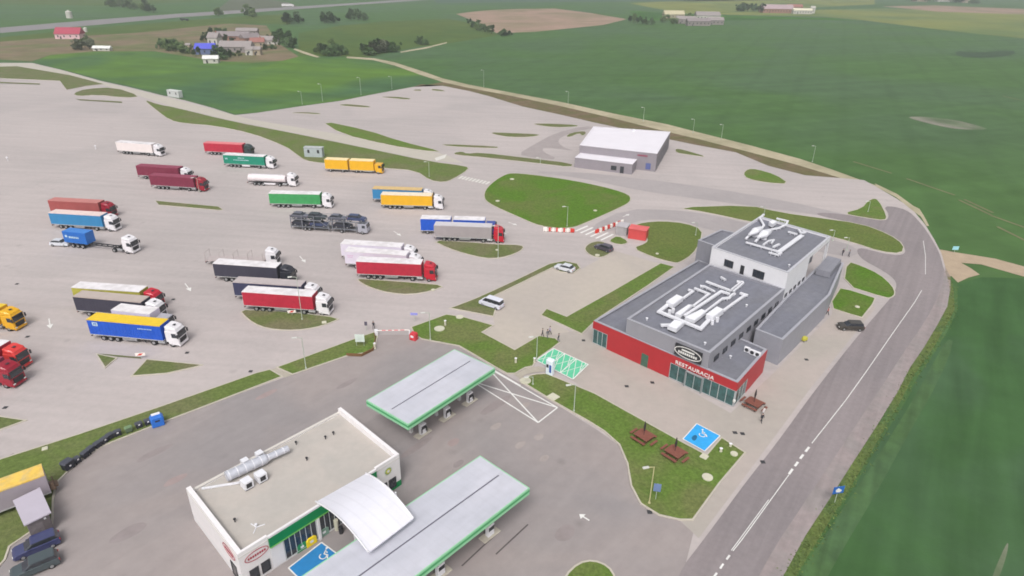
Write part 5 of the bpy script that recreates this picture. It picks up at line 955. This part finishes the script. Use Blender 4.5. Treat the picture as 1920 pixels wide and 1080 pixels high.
# picnic tables
wood = mat('brown_timber', srgb(128, 78, 66), .75, .12, 3); wood2 = mat('dark_timber', srgb(95, 55, 48), .8, .12, 3)
def picnic(p, rz, label, z=.15):
    g = G(*p); e = empty('picnic_table', (g.x, g.y, z), R_(rz), label, 'picnic table', 'round picnic tables')
    q = MB()
    for i in range(7): y = -.9+i*.26; q.box(-1.15, 1.15, y, y+.235, .72, .77)
    q.build('tabletop', wood, e)
    for s in (-1, 1):
        q = MB(); q.box(-1.2, 1.2, s*1.3-.2, s*1.3-.02, .42, .47); q.box(-1.2, 1.2, s*1.3+.0, s*1.3+.18, .42, .47); q.build('bench', wood, e)
        q = MB()
        q.cyl((s*.8, -1.3, .02), (s*.8, 1.3, .02), .05, n=6); q.cyl((s*.8, -1.3, .4), (s*.8, 1.3, .4), .05, n=6); q.cyl((s*.8, -.95, 0), (s*.8, -.5, .72), .05, n=6); q.cyl((s*.8, .95, 0), (s*.8, .5, .72), .05, n=6); q.build('leg', wood2, e)
    for s in (-1, 1): MB().box(s*1.75-.17, s*1.75+.17, -.75, .75, .42, .47).build('end_bench', wood, e)
    return e
def parasol(p, label, z=.15):
    g = G(*p); e = empty('parasol', (g.x, g.y, z+.77), 0, label, 'parasol', 'folded parasols at the picnic tables')
    MB().cyl((0, 0, -.7), (0, 0, 2.3), .03, n=6).build('pole', dark_m, e); q = MB()
    q.cyl((0, 0, .75), (0, 0, 1.4), .10, .17, n=8); q.cyl((0, 0, 1.4), (0, 0, 2.25), .17, .05, n=8); q.build('folded_canopy', mat('parasol_dark', srgb(52, 45, 48), .8, .1, 4), e)
for p, rz, lab in (((1206, 825), -48, 'brown picnic table on the lawn, farther one from the blue bay'), ((1264, 856), -48, 'brown picnic table on the lawn, nearer one to the blue bay'), ((1412, 762), -46, 'brown picnic table on the paving by the restaurant corner')):
    z = .15 if rz != -46 else .07; picnic(p, rz, lab, z); parasol(p, 'dark folded parasol over the '+('picnic table by the restaurant corner' if z < .1 else 'lawn picnic table')+(' farther from the blue bay' if p[0] == 1206 else ' nearer to the blue bay' if p[0] == 1264 else ''), z)
# charging cabinet, shop bins
g = G(1031, 702); e = empty('charging_station', (g.x, g.y, .18), R_(-35), 'tall white and blue charging cabinet at the green bays', 'charger')
MB().box(-.62, .62, -.45, .45, 0, 2.7, b=.12).build('body', paint('charger_white', 222, 232, 240), e); MB().box(.1, .5, -.48, -.445, .5, 1.9).build('panel', mat('panel_blue', srgb(60, 90, 170), .4), e); MB().box(-.45, -.05, -.48, -.445, 1.3, 1.9).build('screen', dark_m, e)
for p, m, lab in (((565, 1030), green_p, 'green outdoor sale box at the shop front'), ((583, 1020), mat('box_yellow', srgb(235, 205, 30), .45, .06, 3), 'bright yellow outdoor sale box at the shop front'), ((606, 1003), mat('rack_grey', srgb(120, 150, 135), .6), 'grey-green goods rack by the shop front')):
    g = G(*p); e = empty('display_box', (g.x, g.y, .07), R_(48), lab, 'box', 'sale boxes at the shop front'); MB().prism([(-.65, 0), (.65, 0), (.65, .9), (.4, 1.15), (-.4, 1.15), (-.65, .9)], -.35, .35, .06).build('body', m, e); MB().box(-.2, .2, -.37, -.34, .45, .75).build('label_plate', white_clad, e)
for p, h, lab in (((640, 1000), .9, 'dark round litter bin by the shop entrance'), ((632, 994), 1.5, 'pale board stand by the shop entrance')):
    g = G(*p); o = MB().cyl((0, 0, 0), (0, 0, h), .25, .28, n=10).build('litter_bin' if h < 1 else 'advert_stand', dark_m if h < 1 else cov); o.location = (g.x, g.y, .07); tag(o, lab, 'bin' if h < 1 else 'stand')
# ------------------------------------------------------------------ people
skin_m = mat('skin', (.5, .3, .22), .6); hairm = mat('dark_hair', (.03, .02, .015), .7)
def person(p, rz, top, legs, label, walk=.18, z=.07, h=1.75):
    g = G(*p); me = bpy.data.meshes.new('person'); J = [(0, 0, .95), (0, 0, 1.15), (0, 0, 1.38), (0, 0, 1.5), (0, .01, 1.62), (0, .0, 1.74),
      (.1, 0, .9), (.11, walk, .5), (.11, walk*1.2-.05, .08), (.11, walk*1.2+.12, .04), (-.1, 0, .9), (-.11, -walk*.6, .5), (-.11, -walk*1.6, .1), (-.11, -walk*1.6+.16, .04),
      (.19, 0, 1.4), (.26, -.04, 1.13), (.27, .08, .9), (.27, .12, .8), (-.19, 0, 1.4), (-.26, .02, 1.13), (-.27, .14, .92), (-.27, .18, .82)]
    E = [(0, 1), (1, 2), (2, 3), (3, 4), (4, 5), (0, 6), (6, 7), (7, 8), (8, 9), (0, 10), (10, 11), (11, 12), (12, 13), (2, 14), (14, 15), (15, 16), (16, 17), (2, 18), (18, 19), (19, 20), (20, 21)]
    Rr = [.15, .14, .16, .06, .10, .07, .1, .075, .05, .04, .1, .075, .05, .04, .065, .05, .04, .035, .065, .05, .04, .035]
    me.from_pydata(J, E, []); o = bpy.data.objects.new('tmp', me); COL.objects.link(o); md = o.modifiers.new('s', 'SKIN'); me.skin_vertices
    for v_, r in zip(me.skin_vertices[0].data, Rr): v_.radius = (r, r*.8)
    me.skin_vertices[0].data[0].use_root = True; sb = o.modifiers.new('b', 'SUBSURF'); sb.levels = 1
    dg = bpy.context.evaluated_depsgraph_get(); m2 = bpy.data.meshes.new_from_object(o.evaluated_get(dg)); bpy.data.objects.remove(o)
    for m in (top, legs, skin_m, dark_m): m2.materials.append(m)
    for f in m2.polygons:
        c = f.center; f.use_smooth = True
        f.material_index = 2 if c.z > 1.47 or (abs(c.x) > .22 and c.z < .92) else 3 if c.z < .1 else 1 if c.z < .98 and abs(c.x) < .2 else 0
    o = bpy.data.objects.new('person', m2); COL.objects.link(o); o.location = (g.x, g.y, z); o.rotation_euler = (0, 0, R_(rz)); o.scale = (h/1.8,)*3; tag(o, label, 'person')
    hh = MB(); 
    for k, (r0, r1, z0, z1) in enumerate(((.1, .115, 1.66, 1.72), (.115, .08, 1.72, 1.79), (.08, .0, 1.79, 1.81))): hh.cyl((0, -.01, z0), (0, -.01, z1), r0, max(r1, .01), n=10)
    hh.build('hair', hairm, o); return o
cl_w, cl_d, cl_g, cl_r, cl_v = mat('cloth_white', (.7, .66, .66), .9), mat('cloth_dark', (.035, .035, .045), .9), mat('cloth_grey', (.2, .2, .22), .9), mat('cloth_red', (.4, .06, .05), .9), mat('cloth_lilac', (.4, .36, .48), .9)
person((1430, 781), 40, cl_w, cl_w, 'person in white clothes beside the picnic table at the restaurant corner'); person((1427, 793), 200, cl_d, cl_d, 'person in dark clothes walking just below the one in white')
person((1540, 592), 10, cl_w, cl_g, 'person in white top standing by the grey wing wall'); person((1551, 591), 60, cl_r, cl_d, 'person in dark red top beside the one in white by the wing')
person((1579, 480), 0, cl_d, cl_d, 'person in dark clothes, left one on the path right of the tower'); person((1591, 482), 30, cl_g, cl_d, 'person in grey top, right one on the path right of the tower')
person((1493, 645), 0, cl_v, cl_d, 'person in lilac top standing at the pale wing wall')
person((1031, 628), 120, cl_v, cl_d, 'person in lilac top on the paving above the green bays'); person((1017, 632), 90, cl_d, cl_d, 'person in black standing left of the one in lilac'); person((1026, 634), 40, cl_g, cl_g, 'person in grey between the lawn corner and the lilac top'); person((1047, 642), 70, cl_d, cl_g, 'person in dark jacket at the right corner of the lawn')
person((701, 618), 0, cl_d, cl_d, 'person in dark clothes standing by the boom gate housing')
# yellow wheeled cleaning trolley
g = G(1507, 640); e = empty('trolley', (g.x, g.y, .07), R_(30), 'yellow wheeled trolley by the wing wall', 'trolley'); ty = mat('trolley_yellow', srgb(190, 185, 70), .5)
MB().box(-.5, .5, -.35, .35, .25, .8, b=.06).build('tub', ty, e); MB().cyl((-.5, 0, .7), (-.75, 0, 1.15), .03, n=6).build('handle', dark_m, e)
for a in (-.35, .35):
    for b in (-.3, .3): wheel(e, a, b, .13, .06)
# ================================================================== TREES, FARMS
leafs = [mat('leaf_dark', (.075, .125, .05), .9, .35, .8, spec=.1), mat('leaf_mid', (.11, .16, .06), .9, .35, .8, spec=.1), mat('leaf_grey', (.14, .155, .10), .9, .3, .8, spec=.1)]
bark = mat('bark', (.08, .06, .045), .9, .2, 3)
def crown_mesh(seed, wd, ht, n=900, low=.25):
    random.seed(seed); cl = [(random.gauss(0, wd*.27), random.gauss(0, wd*.27), ht*random.uniform(low, .85), random.uniform(.16, .3)*wd) for _ in range(11)]; mb = MB()
    for _ in range(n):
        cx, cy, cz, r = random.choice(cl); a = Vector((random.gauss(0, 1), random.gauss(0, 1), random.gauss(0, .8))).normalized()*r*random.uniform(.6, 1.05); c = Vector((cx, cy, cz))+a
        if c.z < ht*.12: c.z = ht*.12+random.random()*.5
        s = random.uniform(.35, .75)*wd/9; u = Vector((random.gauss(0, 1), random.gauss(0, 1), random.gauss(0, .5))).normalized(); v = u.orthogonal().normalized()
        mb.add([tuple(c-u*s-v*s*.6), tuple(c+u*s-v*s*.7), tuple(c+u*s*.8+v*s*.6), tuple(c-u*s*.9+v*s*.7)], [(0, 1, 2, 3)], 0)
    return mb
KINDS = []
for k, (wd, ht, low) in enumerate(((8, 9, .3), (6.5, 10.5, .25), (10, 7.5, .3), (5, 4, .2), (7, 8, .3))):
    for mi in range(3 if k < 3 else 1):
        m = leafs[mi if k < 3 else (1 if k == 3 else 2)]
        t = MB().cyl((0, 0, 0), (0, 0, ht*.45), .28, .16, n=7)
        for a in range(5): an = a*1.257; t.cyl((0, 0, ht*(.25+.04*a)), (math.cos(an)*wd*.28, math.sin(an)*wd*.28, ht*(.5+.05*a)), .1, .04, n=5)
        KINDS.append((k, crown_mesh(40+k*3+mi, wd, ht, 800, low), t, m))
CACHE = {}
def tree(p, ki, s=1.0, label='', group='trees and bushes', name=None, sz=None):
    g = G(*p); e = empty(name or ('bush' if KINDS[ki][0] == 3 else 'tree'), (g.x, g.y, 0), random.uniform(0, 6.28), label, 'bush' if KINDS[ki][0] == 3 else 'tree', group)
    s *= .8; e.scale = (s, s, (sz or s)*random.uniform(.9, 1.1))
    if ki not in CACHE:
        a = KINDS[ki][1].build('crown', KINDS[ki][3]); b = KINDS[ki][2].build('trunk', bark); CACHE[ki] = (a.data, b.data); bpy.data.objects.remove(a); bpy.data.objects.remove(b)
    for nm, me in zip(('crown', 'trunk'), CACHE[ki]): o = bpy.data.objects.new(nm, me); COL.objects.link(o); o.parent = e
random.seed(5)
def grp(pts, kinds, s, lab, group):
    for i, p in enumerate(pts): tree(p, random.choice(kinds), s*random.uniform(.8, 1.2), lab, group)
D_, M_, Gy = [0, 3, 6], [1, 4, 7], [2, 5, 8]
grp([(143, 92), (152, 94), (160, 90), (168, 92), (176, 91), (150, 86), (163, 84)], M_+Gy, .95, 'grey-green tree in the clump by the field corner at the left', 'tree clump at the left field corner')
grp([(300, 92), (306, 86), (313, 90), (322, 92), (331, 93), (340, 97), (347, 100), (327, 86), (338, 90), (316, 96)], D_+M_, .8, 'dark green tree in the hedge just left of the blue-roofed barn', 'trees left of the farmyard')
grp([(390, 74), (398, 70), (408, 71), (418, 74), (425, 80), (410, 66), (420, 68)], D_, .95, 'dark tree behind the white gable of the farmhouse', 'trees behind the farmhouse')
grp([(368, 106), (402, 111), (412, 112), (424, 111), (434, 108), (405, 102), (417, 99), (428, 97), (368, 98)], D_, .75, 'dark tree in front of the farmyard above the small white shed', 'trees in front of the farmyard')
grp([(524, 82), (529, 80), (541, 88), (548, 90), (545, 80)], D_, 1.25, 'tall dark tree at the right end of the farmyard', 'trees at the right end of the farm')
grp([(600, 100), (608, 103), (618, 105), (628, 104), (636, 102), (622, 95), (612, 96)], M_+D_, 1.0, 'tree in the roadside clump beside the gravel lane', 'tree clump beside the gravel lane')
grp([(684, 102), (692, 104), (702, 102), (712, 100), (722, 99), (734, 98), (744, 97), (708, 94), (728, 92), (698, 96), (718, 93)], Gy+D_, .95, 'greyish tree in the long thicket in the middle of the meadow', 'long thicket in the meadow')
grp([(783, 82), (790, 84), (797, 84), (788, 78)], D_, .8, 'dark tree in the small clump right of the thicket', 'small clump by the short lane')
grp([(538, 46), (543, 44), (560, 44), (538, 40), (556, 38)], D_, 1.3, 'dark tree left end of the line below the highway', 'left clump below the highway')
grp([(612, 42), (619, 40), (608, 44), (626, 43)], D_, 1.2, 'dark tree in the middle clump below the highway', 'middle clump below the highway')
grp([(658, 38), (664, 36), (672, 38), (682, 39), (661, 30)], D_, 1.3, 'dark tree in the right clump below the highway', 'right clump below the highway')
grp([(205, 12), (215, 14), (224, 12), (234, 14), (244, 17), (252, 18), (270, 20), (280, 23), (288, 24), (212, 7), (228, 7), (240, 9), (275, 16)], D_+M_, 1.5, 'dark tree in the wood beyond the highway at the left', 'wood beyond the highway')
grp([(410, 30), (468, 30), (474, 32), (462, 26)], D_+M_, 1.2, 'lone dark tree beside the highway', 'trees beside the highway')
grp([(886, 52), (893, 56), (900, 58), (907, 60), (915, 62), (922, 64), (898, 50), (880, 46)], M_+D_, .9, 'tree in the hedge along the left side of the ploughed field', 'hedge along the ploughed field')
grp([(938, 66), (948, 68), (956, 67), (944, 63)], D_, .7, 'small dark tree at the tip of the ploughed field', 'bushes at the tip of the ploughed field')
grp([(1182, 42), (1188, 44), (1196, 44), (1204, 45), (1212, 46), (1220, 47), (1190, 40), (1242, 42), (1252, 40), (1290, 34), (1262, 45)], D_+M_, 1.0, 'dark tree beside the first distant farm', 'trees beside the distant farm')
grp([(1382, 22), (1388, 21), (1394, 20), (1402, 22), (1412, 20), (1416, 18), (1422, 22), (1430, 24)], D_, 1.5, 'dark tree beside the second distant farm', 'trees by the second distant farm')
grp([(1700, 2), (1712, 3), (1738, 4), (1750, 4), (1782, 4), (1792, 6), (1802, 5), (1822, 7), (1832, 7)], D_, 1.8, 'dark tree around the farthest farm at the top', 'trees by the farthest farm')
grp([(382, 78), (432, 70), (452, 66), (436, 84), (456, 90), (492, 78), (506, 76), (518, 88), (498, 94), (476, 94), (430, 104), (448, 108), (416, 88), (380, 94), (510, 92), (462, 74)], M_+D_, .6, 'green tree between the barns of the farmyard', 'trees inside the farmyard')
def house(p, w_, d_, h, rz, wm, rm, label, rise=.35, ch=False, name='farm_building'):
    g = G(*p); e = empty(name, (g.x, g.y, 0), R_(rz), label, 'building', 'farm buildings in the distance')
    MB().box(-w_/2, w_/2, -d_/2, d_/2, 0, h).build('wall', wm, e); r = d_*rise
    q = MB(); q.add([(-w_/2-.4, -d_/2-.5, h-.2), (w_/2+.4, -d_/2-.5, h-.2), (w_/2+.4, 0, h+r), (-w_/2-.4, 0, h+r), (-w_/2-.4, d_/2+.5, h-.2), (w_/2+.4, d_/2+.5, h-.2)], [(0, 1, 2, 3), (3, 2, 5, 4), (0, 3, 4), (1, 5, 2), (0, 4, 5, 1)]); rf = q.build('roof', rm, e)
    if ch: MB().box(w_*.2, w_*.2+.7, -.3, .4, h+r*.5, h+r+1).build('chimney', mat('brick', (.3, .12, .09), .8), rf)
    for i in range(max(1, int(w_/4))):
        x = -w_/2+w_*(i+.5)/max(1, int(w_/4)); MB().box(x-.5, x+.5, -d_/2-.03, -d_/2+.02, h*.35, h*.7).build('window', glass_d, e)
    MB().box(-w_*.3, -w_*.3+1.1, -d_/2-.04, -d_/2+.02, 0, min(2.1, h*.6)).build('door', dark_m, e); return e
wh, bg_, gr_, br_ = mat('plaster_white', (.50, .48, .44), .8), mat('plaster_beige', (.36, .30, .22), .8), mat('barn_grey', (.25, .22, .21), .8), mat('brick_wall', (.30, .17, .13), .8)
rg, rl, rr_, rb_ = mat('roof_grey_tile', (.24, .205, .21), .8), mat('roof_pale_tile', (.29, .255, .25), .8), mat('roof_red_tile', (.30, .13, .11), .8), mat('roof_blue_sheet', srgb(85, 90, 200), .5)
house((388, 101), 13, 9, 4, 8, mat('blue_wall', (.12, .16, .3), .8), rb_, 'barn with bright blue roof at the left side of the farmyard')
house((405, 88), 8, 7, 7, -10, wh, rl, 'tall white farmhouse gable between the dark trees', .5, True)
house((445, 97), 22, 10, 4, 4, gr_, rl, 'broad barn with pale grey roof in the middle of the farmyard')
house((440, 76), 26, 9, 4, 2, br_, rg, 'long reddish-grey barn at the back of the farmyard')
house((470, 82), 14, 8, 5, 50, br_, rg, 'dark roofed barn turned sideways in the farmyard centre')
house((484, 88), 10, 7, 4, 15, bg_, rr_, 'small red-roofed building right of the farmyard centre', .4, True)
house((470, 103), 5, 5, 4, 0, wh, rl, 'small white outbuilding at the front of the farmyard, left one of two'); house((484, 103), 5, 5, 4, 0, bg_, rl, 'small cream outbuilding at the front of the farmyard, right one of two')
house((500, 82), 12, 7, 3.5, -5, gr_, rl, 'low grey shed at the right side of the farmyard'); house((512, 83), 8, 3, 2.6, 0, wh, rl, 'low pale shed near the tall trees at the right of the farmyard'); house((465, 66), 18, 6, 4, 3, gr_, rl, 'pale roofed shed farthest back in the farmyard')
house((397, 118), 9, 5, 3, 12, wh, mat('white_sheet', (.7, .7, .68), .5), 'small white-roofed shed on the field below the farmyard'); house((355, 96), 3, 3, 4.5, 0, bg_, rl, 'narrow cream silo-like hut left of the blue barn')
house((193, 95), 12, 4, 2, 0, wh, mat('white_sheet', (.7, .7, .68), .5), 'low white polytunnel at the edge of the bright field')
house((133, 72), 19, 10, 4, 6, mat('pink_wall', srgb(215, 180, 185), .8), mat('crimson_roof', srgb(165, 65, 85), .7), 'pinkish roadside building with crimson roof beside the highway', .45)
for x, y, r, lab in ((131, 34, 3.2, 'white round tank in the field beyond the highway'), (161, 60, 1.6, 'small white tank beside the crimson-roofed building')):
    g = G(x, y); e = empty('storage_tank', (g.x, g.y, 0), 0, lab, 'tank'); MB().cyl((0, 0, 0), (0, 0, r*2), r, n=16).build('shell', wh, e); MB().cyl((0, 0, r*2), (0, 0, r*2.5), r, .3, n=16).build('roof', wh, e)
for (x, y, w_, d_, h, rz, wm, rm, lab) in ((1262, 34, 26, 12, 5, 5, bg_, mat('straw', (.5, .45, .3), .9), 'cream roofed barn, left building of the first distant farm'), (1285, 44, 22, 9, 5, -8, gr_, rl, 'grey roofed barn in the middle of the first distant farm'), (1308, 48, 26, 9, 5, 4, gr_, rg, 'long grey barn at the front of the first distant farm'),
                                          (1325, 38, 30, 12, 6, 3, wh, rl, 'largest pale barn at the back of the first distant farm'), (1340, 46, 18, 9, 5, 0, gr_, rl, 'grey barn at the right end of the first distant farm'), (1455, 24, 46, 16, 6, 2, br_, mat('mauve_roof', (.40, .30, .32), .8), 'long mauve-roofed barn of the second distant farm'),
                                          (1503, 26, 28, 8, 5, 2, wh, mat('cream_sheet', (.66, .62, .48), .6), 'cream long shed at the right of the second distant farm'), (1522, 25, 6, 6, 8, 0, wh, wh, 'small white tower hut right of the cream shed'), (1488, 20, 24, 10, 6, 2, br_, rr_, 'red roofed barn of the second distant farm'),
                                          (1768, 3, 30, 14, 8, 0, wh, mat('cream_sheet', (.6, .58, .48), .6), 'pale farmhouse of the farthest farm at the top'), (1722, 3, 30, 12, 6, 0, bg_, rg, 'brown barn left of the farthest farmhouse'), (1812, 5, 26, 10, 6, 0, bg_, rg, 'brown barn right of the farthest farmhouse')):
    house((x, y), w_, d_, h, rz, wm, rm, lab)
# ------------------------------------------------------------------ roadside tufts
tuf = mat('tuft_green', (.11, .16, .04), .9, .4, 1.0); random.seed(9); mb = MB()
edge = [G(*p) for p in ((1785, 530), (1790, 575), (1765, 625), (1738, 668), (1708, 708), (1684, 750), (1648, 812), (1612, 875), (1566, 948), (1520, 1020), (1478, 1085))]
for i in range(1500):
    k = random.random()**.8*(len(edge)-1); a = edge[int(k)].lerp(edge[min(int(k)+1, len(edge)-1)], k-int(k)); c = a+Vector((random.gauss(0, .55), random.gauss(0, .4), 0)); h = random.uniform(.08, .22); r = random.uniform(.08, .25); an = random.random()*6.28
    mb.add([(c.x-r*math.cos(an), c.y-r*math.sin(an), .02), (c.x+r*math.cos(an), c.y+r*math.sin(an), .02), (c.x+.1*random.gauss(0, 1), c.y+.1*random.gauss(0, 1), h)], [(0, 1, 2)])
mb.build('verge_weeds', tuf)['kind'] = 'stuff'
# ------------------------------------------------------------------ haze
hz = MB().box(-6500, 6500, -250, 8500, -1, 64).build('haze', None) if 0 else None
me = MB(); me.box(-6000, 6000, -200, 8000, -1, 66); hm = bpy.data.materials.new('haze_air'); hm.use_nodes = True; n = hm.node_tree; n.nodes.remove(n.nodes['Principled BSDF'])
pvn = n.nodes.new('ShaderNodeVolumePrincipled'); pvn.inputs['Color'].default_value = (.90, .96, .97, 1); pvn.inputs['Density'].default_value = .00028; pvn.inputs['Anisotropy'].default_value = .2
n.links.new(pvn.outputs[0], n.nodes['Material Output'].inputs['Volume']); me.build('haze', hm)['kind'] = 'stuff'
